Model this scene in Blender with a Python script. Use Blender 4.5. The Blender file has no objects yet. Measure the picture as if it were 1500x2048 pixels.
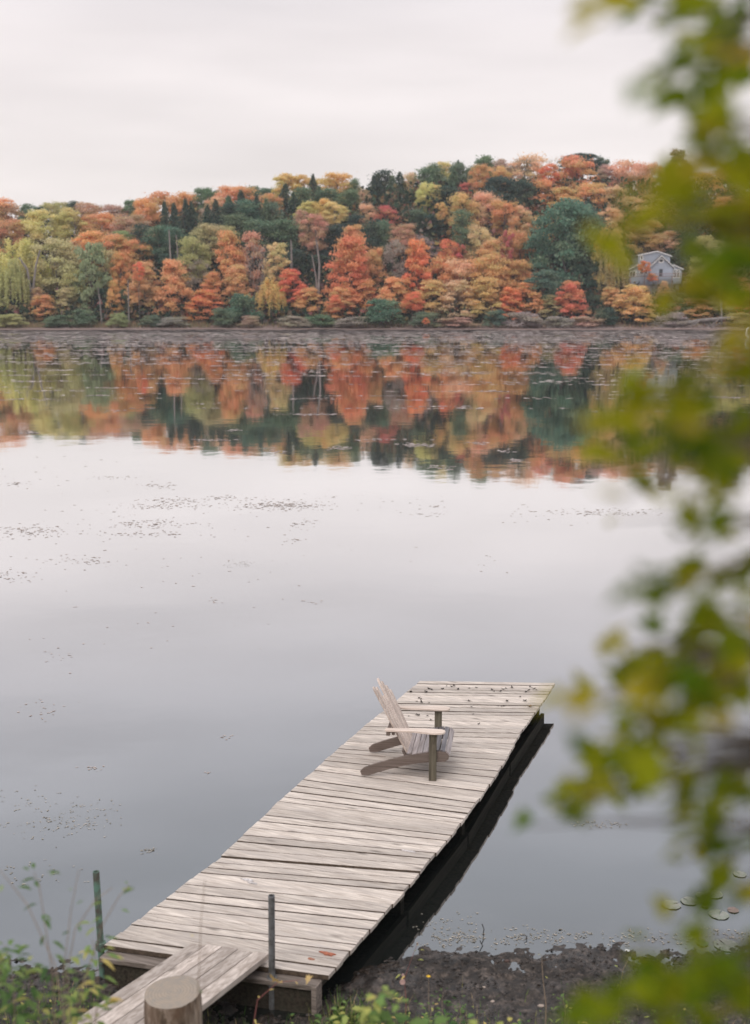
import bpy, math, random
import numpy as np
from mathutils import Vector, Matrix

# ------------------------------------------------------------------ camera
F, YH, H = 2400.0, 600.0, 5.3            # focal length in photo pixels, horizon row, eye height above the lake
PITCH = math.atan((1024 - YH) / F)
scene = bpy.context.scene
cd = bpy.data.cameras.new('camera')
cam = bpy.data.objects.new('camera', cd)
scene.collection.objects.link(cam)
scene.camera = cam
cam.location = (0, 0, H)
cam.rotation_euler = (math.pi / 2 - PITCH, 0, 0)
cd.sensor_fit = 'VERTICAL'
cd.sensor_height = 56.0
cd.sensor_width = 56.0
cd.lens = F / 2048 * 56.0
cd.clip_start = 0.05
cd.clip_end = 4000
cd.dof.use_dof = True
cd.dof.focus_distance = 16.5
cd.dof.aperture_fstop = cd.lens / 24.0

# ------------------------------------------------------------------ light
SUN_EL, SUN_AZ = math.radians(48), math.radians(205)
sd = bpy.data.lights.new('sun', 'SUN')
sun = bpy.data.objects.new('sun', sd)
scene.collection.objects.link(sun)
sd.energy = 1.5
sd.angle = math.radians(35)
sd.color = (1.0, 0.95, 0.9)
sun.rotation_euler = (math.pi / 2 - SUN_EL, 0, math.pi - SUN_AZ)
w = bpy.data.worlds.new('World')
scene.world = w
w.use_nodes = True
nt = w.node_tree
for n in list(nt.nodes):
    nt.nodes.remove(n)
def WN(t, **k):
    n = nt.nodes.new(t)
    for a, b in k.items():
        setattr(n, a, b)
    return n
out = WN('ShaderNodeOutputWorld'); bg = WN('ShaderNodeBackground')
sky = WN('ShaderNodeTexSky', sky_type='NISHITA', sun_disc=False, sun_elevation=SUN_EL, sun_rotation=SUN_AZ)
geo = WN('ShaderNodeTexCoord')
sep = WN('ShaderNodeSeparateXYZ')
nt.links.new(geo.outputs['Generated'], sep.inputs[0])
ramp = WN('ShaderNodeValToRGB')
nt.links.new(sep.outputs['Z'], ramp.inputs[0])
cr = ramp.color_ramp
SKY = [(0.0, (0.91, 0.825, 0.795)), (0.10, (0.91, 0.835, 0.81)), (0.20, (0.88, 0.81, 0.80)), (0.30, (0.79, 0.755, 0.785)),
       (0.45, (0.80, 0.83, 0.90)), (1.0, (1.30, 1.32, 1.38))]
while len(cr.elements) < len(SKY):
    cr.elements.new(0.5)
for e, (p_, c_) in zip(cr.elements, SKY):
    e.position = p_; e.color = (*c_, 1)
mp = WN('ShaderNodeMapping'); mp.inputs['Scale'].default_value = (1.6, 2.0, 9.0)
mp.inputs['Location'].default_value = (3.1, 0.4, 0.0)
nz = WN('ShaderNodeTexNoise'); nz.inputs['Scale'].default_value = 1.9; nz.inputs['Detail'].default_value = 3.0
nz.inputs['Roughness'].default_value = 0.45
nt.links.new(geo.outputs['Generated'], mp.inputs[0]); nt.links.new(mp.outputs[0], nz.inputs['Vector'])
mr = WN('ShaderNodeMapRange'); mr.inputs[1].default_value = 0.34; mr.inputs[2].default_value = 0.66
mr.inputs[3].default_value = 0.895; mr.inputs[4].default_value = 1.06
nt.links.new(nz.outputs[0], mr.inputs[0])
mul = WN('ShaderNodeVectorMath', operation='SCALE')
nt.links.new(ramp.outputs[0], mul.inputs[0]); nt.links.new(mr.outputs[0], mul.inputs['Scale'])
sk2 = WN('ShaderNodeVectorMath', operation='SCALE'); sk2.inputs['Scale'].default_value = 0.008
nt.links.new(sky.outputs[0], sk2.inputs[0])
add = WN('ShaderNodeVectorMath', operation='ADD')
nt.links.new(mul.outputs[0], add.inputs[0]); nt.links.new(sk2.outputs[0], add.inputs[1])
nt.links.new(add.outputs[0], bg.inputs[0])
bg.inputs[1].default_value = 1.0
nt.links.new(bg.outputs[0], out.inputs[0])
scene.view_settings.view_transform = 'Standard'
scene.view_settings.look = 'None'
scene.view_settings.exposure = 0.0
scene.view_settings.gamma = 1.0
scene.render.engine = 'CYCLES'
scene.cycles.use_denoising = True
scene.cycles.max_bounces = 8
scene.cycles.transparent_max_bounces = 8

# ------------------------------------------------------------------ helpers
def ray(x, y):
    a = (x - 750) / F; b = (1024 - y) / F
    return (a, math.cos(PITCH) + b * math.sin(PITCH), -math.sin(PITCH) + b * math.cos(PITCH))
def on_z(x, y, z):
    r = ray(x, y); t = (z - H) / r[2]
    return Vector((r[0] * t, r[1] * t, z))
def at_y(x, y, Y):
    r = ray(x, y); t = Y / r[1]
    return Vector((r[0] * t, Y, H + r[2] * t))
COL = scene.collection
def link(name, me, mat=None, parent=None, loc=None):
    o = bpy.data.objects.new(name, me)
    COL.objects.link(o)
    if mat is not None and me is not None:
        me.materials.append(mat)
    if parent is not None:
        o.parent = parent
    if loc is not None:
        o.location = loc
    return o
LABELS = {}
def tag(o, label=None, cat=None, group=None, kind=None):
    if label:
        o['label'] = label
        nw = len(label.split())
        assert 4 <= nw <= 16, label
        if label in LABELS and not group:
            raise RuntimeError('same label: ' + label)
        LABELS[label] = 1
    if cat: o['category'] = cat
    if group: o['group'] = group
    if kind: o['kind'] = kind
    return o
def thing(name, label, cat, loc=(0, 0, 0), rz=0.0, group=None):
    o = bpy.data.objects.new(name, None)
    o.empty_display_size = 0.1
    COL.objects.link(o)
    o.location = loc
    o.rotation_euler = (0, 0, rz)
    return tag(o, label, cat, group)
def mesh(name, verts, faces, attrs=None, smooth=False):
    me = bpy.data.meshes.new(name)
    me.from_pydata([tuple(v) for v in verts], [], [tuple(f) for f in faces])
    if smooth:
        me.polygons.foreach_set('use_smooth', [True] * len(me.polygons))
    for k, v in (attrs or {}).items():
        a = me.attributes.new(k, 'FLOAT', 'FACE')
        a.data.foreach_set('value', np.asarray(v, dtype=np.float32))
    me.update()
    return me
def poly_mesh(name, V, k, attrs=None):
    """V: (n, k, 3) array, every polygon with its own k corners"""
    n = V.shape[0]
    me = bpy.data.meshes.new(name)
    me.vertices.add(n * k); me.vertices.foreach_set('co', V.reshape(-1).astype(np.float32))
    me.loops.add(n * k); me.loops.foreach_set('vertex_index', np.arange(n * k, dtype=np.int32))
    me.polygons.add(n)
    me.polygons.foreach_set('loop_start', np.arange(0, n * k, k, dtype=np.int32))
    me.update(calc_edges=True)
    for kk, v in (attrs or {}).items():
        a = me.attributes.new(kk, 'FLOAT', 'FACE')
        a.data.foreach_set('value', np.asarray(v, dtype=np.float32))
    return me
class MB:
    """collects shapes into one mesh"""
    def __init__(s): s.v = []; s.f = []; s.r = []
    def add(s, v, f, r=0.0):
        b = len(s.v); s.v += [tuple(x) for x in v]
        s.f += [tuple(i + b for i in q) for q in f]; s.r += [r] * len(f)
    def box(s, x0, x1, y0, y1, z0, z1, r=0.0, M=None):
        v = [Vector(c) for c in ((x0,y0,z0),(x1,y0,z0),(x1,y1,z0),(x0,y1,z0),(x0,y0,z1),(x1,y0,z1),(x1,y1,z1),(x0,y1,z1))]
        if M is not None: v = [M @ c for c in v]
        s.add(v, [(3,2,1,0),(4,5,6,7),(0,1,5,4),(1,2,6,5),(2,3,7,6),(3,0,4,7)], r)
    def hexa(s, v, r=0.0):
        s.add(v, [(3,2,1,0),(4,5,6,7),(0,1,5,4),(1,2,6,5),(2,3,7,6),(3,0,4,7)], r)
    def tube(s, pts, rad, n=8, r=0.0, cap=True):
        pts = [Vector(p) for p in pts]
        rad = rad if isinstance(rad, (list, tuple)) else [rad] * len(pts)
        V = []; Fc = []
        for i, p in enumerate(pts):
            d = (pts[min(i + 1, len(pts) - 1)] - pts[max(i - 1, 0)])
            d = d.normalized() if d.length > 1e-9 else Vector((0, 0, 1))
            u = d.cross(Vector((0.3, 0.94, 0.17))); 
            if u.length < 1e-3: u = d.cross(Vector((1, 0, 0)))
            u.normalize(); q = d.cross(u)
            for j in range(n):
                a = 2 * math.pi * j / n
                V.append(p + (u * math.cos(a) + q * math.sin(a)) * rad[i])
        for i in range(len(pts) - 1):
            for j in range(n):
                Fc.append((i*n+j, i*n+(j+1)%n, (i+1)*n+(j+1)%n, (i+1)*n+j))
        if cap:
            Fc.append(tuple(range(n))[::-1]); Fc.append(tuple(range((len(pts)-1)*n, len(pts)*n)))
        s.add(V, Fc, r)
    def prism(s, outline, y0, y1, r=0.0):
        """outline in x,z extruded along y"""
        n = len(outline)
        V = [(a, y0, b) for a, b in outline] + [(a, y1, b) for a, b in outline]
        Fc = [tuple(range(n)), tuple(range(n, 2*n))[::-1]] + [(i, i+n, (i+1)%n+n, (i+1)%n) for i in range(n)]
        s.add(V, Fc, r)
    def build(s, name, mat, parent=None, bevel=0.0, smooth=False):
        me = mesh(name, s.v, s.f, {'rnd': s.r}, smooth)
        o = link(name, me, mat, parent)
        if bevel:
            b = o.modifiers.new('bevel', 'BEVEL'); b.width = bevel; b.segments = 2; b.limit_method = 'ANGLE'
        return o

# ------------------------------------------------------------------ materials
def mat_new(name):
    m = bpy.data.materials.new(name); m.use_nodes = True
    t = m.node_tree
    for n in list(t.nodes): t.nodes.remove(n)
    return m, t
class G:
    def __init__(s, t): s.t = t
    def n(s, typ, ins=None, **k):
        n = s.t.nodes.new(typ)
        for a, b in k.items(): setattr(n, a, b)
        for a, b in (ins or {}).items():
            if hasattr(b, 'links') or isinstance(b, bpy.types.NodeSocket): s.t.links.new(b, n.inputs[a])
            else: n.inputs[a].default_value = b
        return n
    def l(s, a, b): s.t.links.new(a, b)
    def ramp(s, fac, stops):
        r = s.n('ShaderNodeValToRGB', {0: fac}); e = r.color_ramp.elements
        while len(e) < len(stops): e.new(0.5)
        for q, (p, c) in zip(e, stops):
            q.position = p; q.color = (*c, 1) if len(c) == 3 else c
        return r.outputs[0]
    def mix(s, fac, a, b, mode='MIX'):
        m = s.n('ShaderNodeMix', data_type='RGBA', blend_type=mode)
        for i, v in ((0, fac), (6, a), (7, b)):
            if isinstance(v, bpy.types.NodeSocket): s.l(v, m.inputs[i])
            else: m.inputs[i].default_value = v if i == 0 else (*v, 1)
        return m.outputs[2]
    def math(s, op, a, b=0.0):
        m = s.n('ShaderNodeMath', operation=op)
        for i, v in ((0, a), (1, b)):
            if isinstance(v, bpy.types.NodeSocket): s.l(v, m.inputs[i])
            else: m.inputs[i].default_value = v
        return m.outputs[0]
def wood(name, light, dark, axis='x', rough=0.8, scale=1.0, stain=(0.25, 0.2, 0.17), knots=True, streak=0.55):
    m, t = mat_new(name); g = G(t)
    tc = g.n('ShaderNodeTexCoord'); at = g.n('ShaderNodeAttribute', attribute_name='rnd')
    off = g.n('ShaderNodeVectorMath', {0: at.outputs['Vector']}, operation='SCALE'); off.inputs['Scale'].default_value = 37.0
    v = g.n('ShaderNodeVectorMath', {0: tc.outputs['Object'], 1: off.outputs[0]}, operation='ADD')
    sc = {'x': (1.1, 26, 26), 'y': (26, 1.1, 26), 'z': (26, 26, 1.1)}[axis]
    mp = g.n('ShaderNodeMapping', {0: v.outputs[0]}); mp.inputs['Scale'].default_value = [q * scale for q in sc]
    n1 = g.n('ShaderNodeTexNoise', {'Vector': mp.outputs[0], 'Scale': 1.6, 'Detail': 7.0, 'Roughness': 0.62, 'Distortion': 0.35})
    sc2 = {'x': (.45, 4, 4), 'y': (4, .45, 4), 'z': (4, 4, .45)}[axis]
    mp2 = g.n('ShaderNodeMapping', {0: v.outputs[0]}); mp2.inputs['Scale'].default_value = [q * scale for q in sc2]
    n2 = g.n('ShaderNodeTexNoise', {'Vector': mp2.outputs[0], 'Scale': 3.0, 'Detail': 5.0, 'Roughness': 0.6})
    c = g.ramp(n1.outputs[0], [(0.36, dark), (0.52, [(a*.6 + b*.4) for a, b in zip(light, dark)]), (0.62, light)])
    fac = g.ramp(n2.outputs[0], [(0.42, (0, 0, 0)), (0.72, (streak,) * 3)])
    c = g.mix(fac, c, stain)
    val = g.math('ADD', g.math('MULTIPLY', at.outputs['Fac'], 0.34), 0.83)
    hv = g.n('ShaderNodeHueSaturation', {'Color': c, 'Value': val})
    c = hv.outputs[0]
    if knots:
        mk = g.n('ShaderNodeMapping', {0: v.outputs[0]})
        mk.inputs['Scale'].default_value = {'x': (2.0, 7, 7), 'y': (7, 2.0, 7), 'z': (7, 7, 2.0)}[axis]
        vo = g.n('ShaderNodeTexVoronoi', {'Vector': mk.outputs[0], 'Scale': 1.0})
        kf = g.ramp(vo.outputs['Distance'], [(0.05, (0.75,) * 3), (0.17, (0.0,) * 3)])
        c = g.mix(kf, c, [q * 0.45 for q in dark])
    b = g.n('ShaderNodeBsdfPrincipled', {'Base Color': c, 'Roughness': rough})
    b.inputs['Specular IOR Level'].default_value = 0.25
    bp = g.n('ShaderNodeBump', {'Height': n1.outputs[0], 'Strength': 0.5, 'Distance': 0.004})
    g.l(bp.outputs[0], b.inputs['Normal'])
    o = g.n('ShaderNodeOutputMaterial'); g.l(b.outputs[0], o.inputs[0])
    return m
def plain(name, col, rough=0.7, var=0.25, scale=8.0, metallic=0.0, col2=None, bump=0.0, spec=0.3):
    m, t = mat_new(name); g = G(t)
    tc = g.n('ShaderNodeTexCoord')
    n1 = g.n('ShaderNodeTexNoise', {'Vector': tc.outputs['Object'], 'Scale': scale, 'Detail': 6.0, 'Roughness': 0.6})
    c2 = col2 or [q * (1 - var) for q in col]
    c = g.ramp(n1.outputs[0], [(0.4, c2), (0.6, col)])
    b = g.n('ShaderNodeBsdfPrincipled', {'Base Color': c, 'Roughness': rough, 'Metallic': metallic})
    b.inputs['Specular IOR Level'].default_value = spec
    if bump:
        bp = g.n('ShaderNodeBump', {'Height': n1.outputs[0], 'Strength': 0.6, 'Distance': bump}); g.l(bp.outputs[0], b.inputs['Normal'])
    o = g.n('ShaderNodeOutputMaterial'); g.l(b.outputs[0], o.inputs[0])
    return m
def foliage(name, trans=0.3, obj_color=True, stops=None, hue=0.10, val=(0.62, 0.78)):
    """leaf colour: the tree's own colour (or a ramp over leaves) varied leaf by leaf and bough by bough"""
    m, t = mat_new(name); g = G(t)
    a1 = g.n('ShaderNodeAttribute', attribute_name='rnd'); a2 = g.n('ShaderNodeAttribute', attribute_name='bough')
    if obj_color:
        base = g.n('ShaderNodeObjectInfo').outputs['Color']
        # some boughs of every tree are still half green or already browning
        a3 = g.math('MULTIPLY', g.math('GREATER_THAN', a2.outputs['Fac'], 0.70), 0.26)
        base = g.mix(a3, base, (0.36, 0.33, 0.15))
        a4 = g.math('MULTIPLY', g.math('GREATER_THAN', a1.outputs['Fac'], 0.80), 0.15)
        base = g.mix(a4, base, (0.58, 0.45, 0.30))
    else:
        base = g.ramp(a1.outputs['Fac'], stops)
    hv = g.n('ShaderNodeHueSaturation', {'Color': base})
    h = g.math('ADD', g.math('MULTIPLY', g.math('SUBTRACT', a2.outputs['Fac'], 0.5), hue), 0.5)
    v = g.math('ADD', g.math('MULTIPLY', a1.outputs['Fac'], val[1]), val[0])
    g.l(h, hv.inputs['Hue']); g.l(v, hv.inputs['Value'])
    d = g.n('ShaderNodeBsdfDiffuse', {'Color': hv.outputs[0]})
    tr = g.n('ShaderNodeBsdfTranslucent', {'Color': hv.outputs[0]})
    mx = g.n('ShaderNodeMixShader', {0: trans}); g.l(d.outputs[0], mx.inputs[1]); g.l(tr.outputs[0], mx.inputs[2])
    o = g.n('ShaderNodeOutputMaterial'); g.l(mx.outputs[0], o.inputs[0])
    return m
def smooth01(t):
    t = np.clip(t, 0, 1); return t * t * (3 - 2 * t)
def vnoise(x, y, seed=0):
    """smooth value noise, vectorised"""
    x = np.asarray(x, float); y = np.asarray(y, float)
    xi = np.floor(x).astype(int); yi = np.floor(y).astype(int)
    xf = x - xi; yf = y - yi
    u = xf * xf * (3 - 2 * xf); v = yf * yf * (3 - 2 * yf)
    def hsh(a, b):
        n = (a * 374761393 + b * 668265263 + seed * 1442695041) & 0x7fffffff
        n = ((n ^ (n >> 13)) * 1274126177) & 0x7fffffff
        return ((n ^ (n >> 16)) & 0xffff) / 65535.0
    return (hsh(xi, yi) * (1-u) * (1-v) + hsh(xi+1, yi) * u * (1-v) + hsh(xi, yi+1) * (1-u) * v + hsh(xi+1, yi+1) * u * v)
def fbm(x, y, seed=0, oc=4):
    s = 0; a = 0.5
    for k in range(oc):
        s = s + a * vnoise(x * 2**k, y * 2**k, seed + k); a *= 0.5
    return s
# ------------------------------------------------------------------ lake, banks, far hillside
SHORE_X = [-60, -8, -3.1, -2.6, -0.9, -0.4, 0.0, 0.4, 1.0, 1.9, 2.7, 3.1, 8, 60]
SHORE_Y = [11, 9.6, 9.15, 8.85, 8.35, 8.4, 8.8, 9.05, 8.95, 9.1, 9.2, 9.1, 9.9, 12]
def bank_z(x, y):
    s = np.interp(x, SHORE_X, SHORE_Y) - y
    up = 0.085 * s + 0.036 * s * s
    up = np.where(s > 9.5, 0.085 * 9.5 + 0.036 * 90.25 + (s - 9.5) * 0.05, up)
    return np.where(s > 0, up, 0.10 * s)
def mud(x, y):
    z = bank_z(x, y)
    clump = fbm(x * 10, y * 10, 3, 4) - 0.47
    fine = fbm(x * 26, y * 26, 9, 3) - 0.44
    broad = fbm(x * 1.3, y * 1.3, 21, 3) - 0.45
    far_ = np.clip((z + .035) / .05, 0.25, 1)
    return z + broad * 0.10 + (np.maximum(clump, -0.04) * 0.15 + fine * 0.08) * far_
gx = np.concatenate([np.linspace(-120, -14, 14), np.linspace(-13, -4.6, 22), np.arange(-4.5, 4.6, 0.028), np.linspace(4.7, 13, 22), np.linspace(14, 120, 14)])
gy = np.concatenate([np.linspace(-60, -8, 8), np.linspace(-7, 5.5, 40), np.arange(5.6, 10.6, 0.028), np.linspace(10.8, 16, 8)])
X, Y = np.meshgrid(gx, gy)
Z = mud(X, Y)
n_x, n_y = len(gx), len(gy)
V = np.stack([X, Y, Z], -1).reshape(-1, 3)
idx = np.arange(n_x * n_y).reshape(n_y, n_x)
Fq = np.stack([idx[:-1, :-1], idx[:-1, 1:], idx[1:, 1:], idx[1:, :-1]], -1).reshape(-1, 4)
m, t = mat_new('shore_mud'); g = G(t)
tc = g.n('ShaderNodeTexCoord'); sp = g.n('ShaderNodeSeparateXYZ', {0: tc.outputs['Object']})
n1 = g.n('ShaderNodeTexNoise', {'Vector': tc.outputs['Object'], 'Scale': 14.0, 'Detail': 8.0, 'Roughness': 0.7})
n2 = g.n('ShaderNodeTexNoise', {'Vector': tc.outputs['Object'], 'Scale': 2.2, 'Detail': 4.0})
wet = g.ramp(n1.outputs[0], [(0.35, (0.008, 0.006, 0.005)), (0.52, (0.038, 0.028, 0.022)), (0.70, (0.14, 0.105, 0.085))])
dry = g.ramp(n1.outputs[0], [(0.35, (0.05, 0.042, 0.03)), (0.5, (0.10, 0.085, 0.06)), (0.68, (0.24, 0.19, 0.14))])
hz = g.math('ADD', sp.outputs['Z'], g.math('MULTIPLY', g.math('SUBTRACT', n2.outputs[0], 0.5), 0.35))
fz = g.ramp(hz, [(0.22, (0, 0, 0)), (0.5, (1, 1, 1))])
c = g.mix(fz, wet, dry)
rg = g.ramp(n2.outputs[0], [(0.42, (0.22,) * 3), (0.56, (0.8,) * 3)])
b = g.n('ShaderNodeBsdfPrincipled', {'Base Color': c, 'Roughness': rg})
bp = g.n('ShaderNodeBump', {'Height': n1.outputs[0], 'Strength': 0.8, 'Distance': 0.02}); g.l(bp.outputs[0], b.inputs['Normal'])
o_ = g.n('ShaderNodeOutputMaterial'); g.l(b.outputs[0], o_.inputs[0])
me = bpy.data.meshes.new('ground'); me.from_pydata(V.tolist(), [], Fq.tolist())
me.polygons.foreach_set('use_smooth', [True] * len(me.polygons))
ground = link('ground', me, m); tag(ground, kind='structure')

# clods, sticks and gravel lying on the mud: nobody could count them
rng = np.random.default_rng(5)
P_, A_ = [], []
N = 3800
cx = rng.uniform(-4.2, 4.4, N); cy = np.interp(cx, SHORE_X, SHORE_Y) - rng.gamma(1.6, 0.42, N) + 0.14
keep = (cy > 6.4); cx, cy = cx[keep], cy[keep]
cz = mud(cx, cy)
for x, y, z in zip(cx, cy, cz):
    if z < -0.03: continue
    r = rng.uniform(0.006, 0.02) * (1.6 if rng.random() < 0.1 else 1)
    q = np.array([[1,0,0],[0,1,0],[-1,0,0],[0,-1,0],[0,0,.8],[0,0,-.8]]) * rng.uniform(.6, 1.3, (6, 1)) * r
    q[:, 2] *= 0.7
    q = q + [x, y, z + r * .25]
    for a, b_, c_ in ((0,1,4),(1,2,4),(2,3,4),(3,0,4),(1,0,5),(2,1,5),(3,2,5),(0,3,5)):
        P_.append([q[a], q[b_], q[c_]]); A_.append(rng.random())
clod_mat = plain('wet_clod', (0.06, 0.048, 0.042), 0.55, col2=(0.018, 0.015, 0.013), scale=30)
o = link('mud_clods', poly_mesh('mud_clods', np.array(P_), 3, {'rnd': A_}), clod_mat)
tag(o, 'dark crumbly mud clods strewn along the near waterline', 'mud', kind='stuff')

# water
m, t = mat_new('lake_water'); g = G(t)
tc = g.n('ShaderNodeTexCoord')
n1 = g.n('ShaderNodeTexNoise', {'Vector': tc.outputs['Object'], 'Scale': 1.1, 'Detail': 2.0, 'Roughness': 0.5})
n2 = g.n('ShaderNodeTexNoise', {'Vector': tc.outputs['Object'], 'Scale': 0.12, 'Detail': 2.0, 'Roughness': 0.5})
hgt = g.math('ADD', g.math('MULTIPLY', n1.outputs[0], 0.0022), g.math('MULTIPLY', n2.outputs[0], 0.010))
bp = g.n('ShaderNodeBump', {'Height': hgt, 'Strength': 1.0, 'Distance': 1.0})
lw = g.n('ShaderNodeLayerWeight', {'Blend': 0.5})
fac = g.ramp(lw.outputs['Facing'], [(0.0, (0.08,) * 3), (0.45, (0.20,) * 3), (0.55, (0.36,) * 3), (0.60, (0.44,) * 3), (0.716, (0.66,) * 3), (0.795, (0.86,) * 3),
                                    (0.856, (0.94,) * 3), (1.0, (0.98,) * 3)])
dif = g.n('ShaderNodeBsdfDiffuse', {'Color': (0.012, 0.014, 0.013, 1)})
gl = g.n('ShaderNodeBsdfGlossy', {'Color': (1, 1, 1, 1), 'Roughness': 0.035}); g.l(bp.outputs[0], gl.inputs['Normal'])
mx = g.n('ShaderNodeMixShader', {0: fac}); g.l(dif.outputs[0], mx.inputs[1]); g.l(gl.outputs[0], mx.inputs[2])
o_ = g.n('ShaderNodeOutputMaterial'); g.l(mx.outputs[0], o_.inputs[0])
wm = mesh('lake_water', [(-900, 2, 0), (900, 2, 0), (900, 260, 0), (-900, 260, 0)], [(0, 1, 2, 3)])
water = link('lake_water', wm, m); tag(water, kind='structure')

# far hillside with its muddy foreshore
PXM = 1.0 / F
def ridge(x_at, d):
    px = 750 + x_at / d * F
    return np.interp(px, [-600, 0, 200, 400, 600, 800, 1000, 1600, 2400], [9.5, 12, 13, 17.5, 20.5, 23.5, 24.5, 24.5, 20])
def hill_z(x, d):
    x = np.asarray(x, float); d = np.asarray(d, float)
    R = ridge(x, d)
    base = np.where(d < 228, (d - 217) / 11 * 0.07 + np.where(d < 217, (d - 217) * .003, 0), 0.10 + smooth01((d - 228) / 9) * 0.75)
    s = smooth01((d - 234) / 44)
    return base + s * (R - 0.85) + np.where(d > 290, (d - 290) * 0.006, 0)
hx = np.linspace(-420, 420, 140); hy = np.concatenate([np.linspace(190, 240, 40), np.linspace(244, 340, 40), np.linspace(350, 1500, 14)])
X, Y = np.meshgrid(hx, hy)
edge = (fbm(X / 22, X * 0 + 3, 4, 4) - 0.47) * 16
Z = hill_z(X, Y + np.where(Y < 228, edge, 0)) + np.where(Y > 240, (fbm(X / 14, Y / 14, 8, 3) - .45) * 1.5, (fbm(X / 3, Y / 3, 8, 3) - .45) * 0.12)
V = np.stack([X, Y, Z], -1).reshape(-1, 3)
idx = np.arange(X.size).reshape(X.shape)
Fq = np.stack([idx[:-1, :-1], idx[:-1, 1:], idx[1:, 1:], idx[1:, :-1]], -1).reshape(-1, 4)
me = bpy.data.meshes.new('hill'); me.from_pydata(V.tolist(), [], Fq.tolist())
me.polygons.foreach_set('use_smooth', [True] * len(me.polygons))
m, t = mat_new('hill_soil'); g = G(t)
tc = g.n('ShaderNodeTexCoord'); sp = g.n('ShaderNodeSeparateXYZ', {0: tc.outputs['Object']})
mpp = g.n('ShaderNodeMapping', {0: tc.outputs['Object']}); mpp.inputs['Scale'].default_value = (.12, .5, 1)
n1 = g.n('ShaderNodeTexNoise', {'Vector': mpp.outputs[0], 'Scale': 1.6, 'Detail': 8.0, 'Roughness': .7})
flat = g.ramp(n1.outputs[0], [(0.40, (0.09, 0.058, 0.047)), (0.60, (0.25, 0.165, 0.14))])
slope = g.ramp(n1.outputs[0], [(0.35, (0.035, 0.03, 0.02)), (0.65, (0.10, 0.065, 0.035))])
fz = g.ramp(sp.outputs['Z'], [(0.28, (0, 0, 0)), (0.6, (1, 1, 1))])
b = g.n('ShaderNodeBsdfPrincipled', {'Base Color': g.mix(fz, flat, slope), 'Roughness': 0.85})
o_ = g.n('ShaderNodeOutputMaterial'); g.l(b.outputs[0], o_.inputs[0])
hill = link('hill', me, m); tag(hill, kind='structure')

# ------------------------------------------------------------------ weeds floating on the lake
def flecks(name, label, cat, spots, mat, seed, hgt=0.004):
    """spots: (x, y, spread_x, spread_y, count, rmin, rmax)"""
    r = np.random.default_rng(seed); P = []; A = []
    for (x, y, sx, sy, n, r0, r1) in spots:
        px = x + r.normal(0, 1, n) * sx; py = y + r.normal(0, 1, n) * sy
        rr = r.uniform(r0, r1, n)
        for a, b, c in zip(px, py, rr):
            if b > 224: continue
            ang = np.sort(r.uniform(0, 2 * math.pi, 6)); k = c * r.uniform(.5, 1.2, 6)
            P.append(np.stack([a + np.cos(ang) * k * 1.25, b + np.sin(ang) * k, np.full(6, hgt)], -1)); A.append(r.random())
    me = poly_mesh(name, np.array(P), 6, {'rnd': A})
    return tag(link(name, me, mat), label, cat, kind='stuff')
def speck_mat(name, a, b, rough=0.6):
    m, t = mat_new(name); g = G(t)
    at = g.n('ShaderNodeAttribute', attribute_name='rnd')
    c = g.ramp(at.outputs['Fac'], [(0.0, a), (1.0, b)])
    bs = g.n('ShaderNodeBsdfPrincipled', {'Base Color': c, 'Roughness': rough})
    o = g.n('ShaderNodeOutputMaterial'); g.l(bs.outputs[0], o.inputs[0]); return m
r = np.random.default_rng(11); S = []
for k in range(2600):                       # the thick weed belt along the far shore, thinning towards the middle of the lake
    u = r.random()
    d = 222 - 165 * u ** 1.75
    px = r.uniform(-120, 1620); x = (px - 750) / F * d
    dens = np.interp(d, [55, 80, 110, 150, 190, 222], [0.12, 0.30, 0.55, 0.65, 0.6, 0.8])
    if r.random() > dens: continue
    n = int(r.integers(6, 26) * (1 + (d > 150) * 1.6))
    S.append((x, d, r.uniform(0.8, 4.5) * d / 110, r.uniform(0.10, 0.45) * d / 110, n, 0.10 * d / 100, 0.42 * d / 100))
for (px, py, wpx, n) in ((620, 797, 40, 60), (615, 829, 55, 80), (835, 890, 30, 60), (680, 897, 25, 40), (1125, 817, 9, 14), (1192, 824, 7, 12), (60, 866, 30, 40),
                         (1010, 902, 12, 14), (1035, 921, 12, 14), (960, 886, 25, 22), (465, 861, 14, 20), (400, 808, 18, 20), (560, 905, 25, 20), (430, 880, 40, 30),
                         (1340, 800, 60, 60), (1400, 772, 90, 70), (1450, 795, 30, 60), (230, 822, 20, 20), (110, 800, 30, 20), (760, 880, 60, 30), (880, 935, 40, 20)):
    p = on_z(px, py, 0)
    S.append((p.x, p.y, wpx / F * p.y * .6, 0.28, n, 0.04, 0.12))
scum = speck_mat('pale_scum', (0.26, 0.19, 0.17), (0.68, 0.56, 0.52))
flecks('floating_weed', 'pale floating weed in long streaks across the far half of the lake', 'water weed', S, scum, 3)
S = []
r = np.random.default_rng(17)
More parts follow.
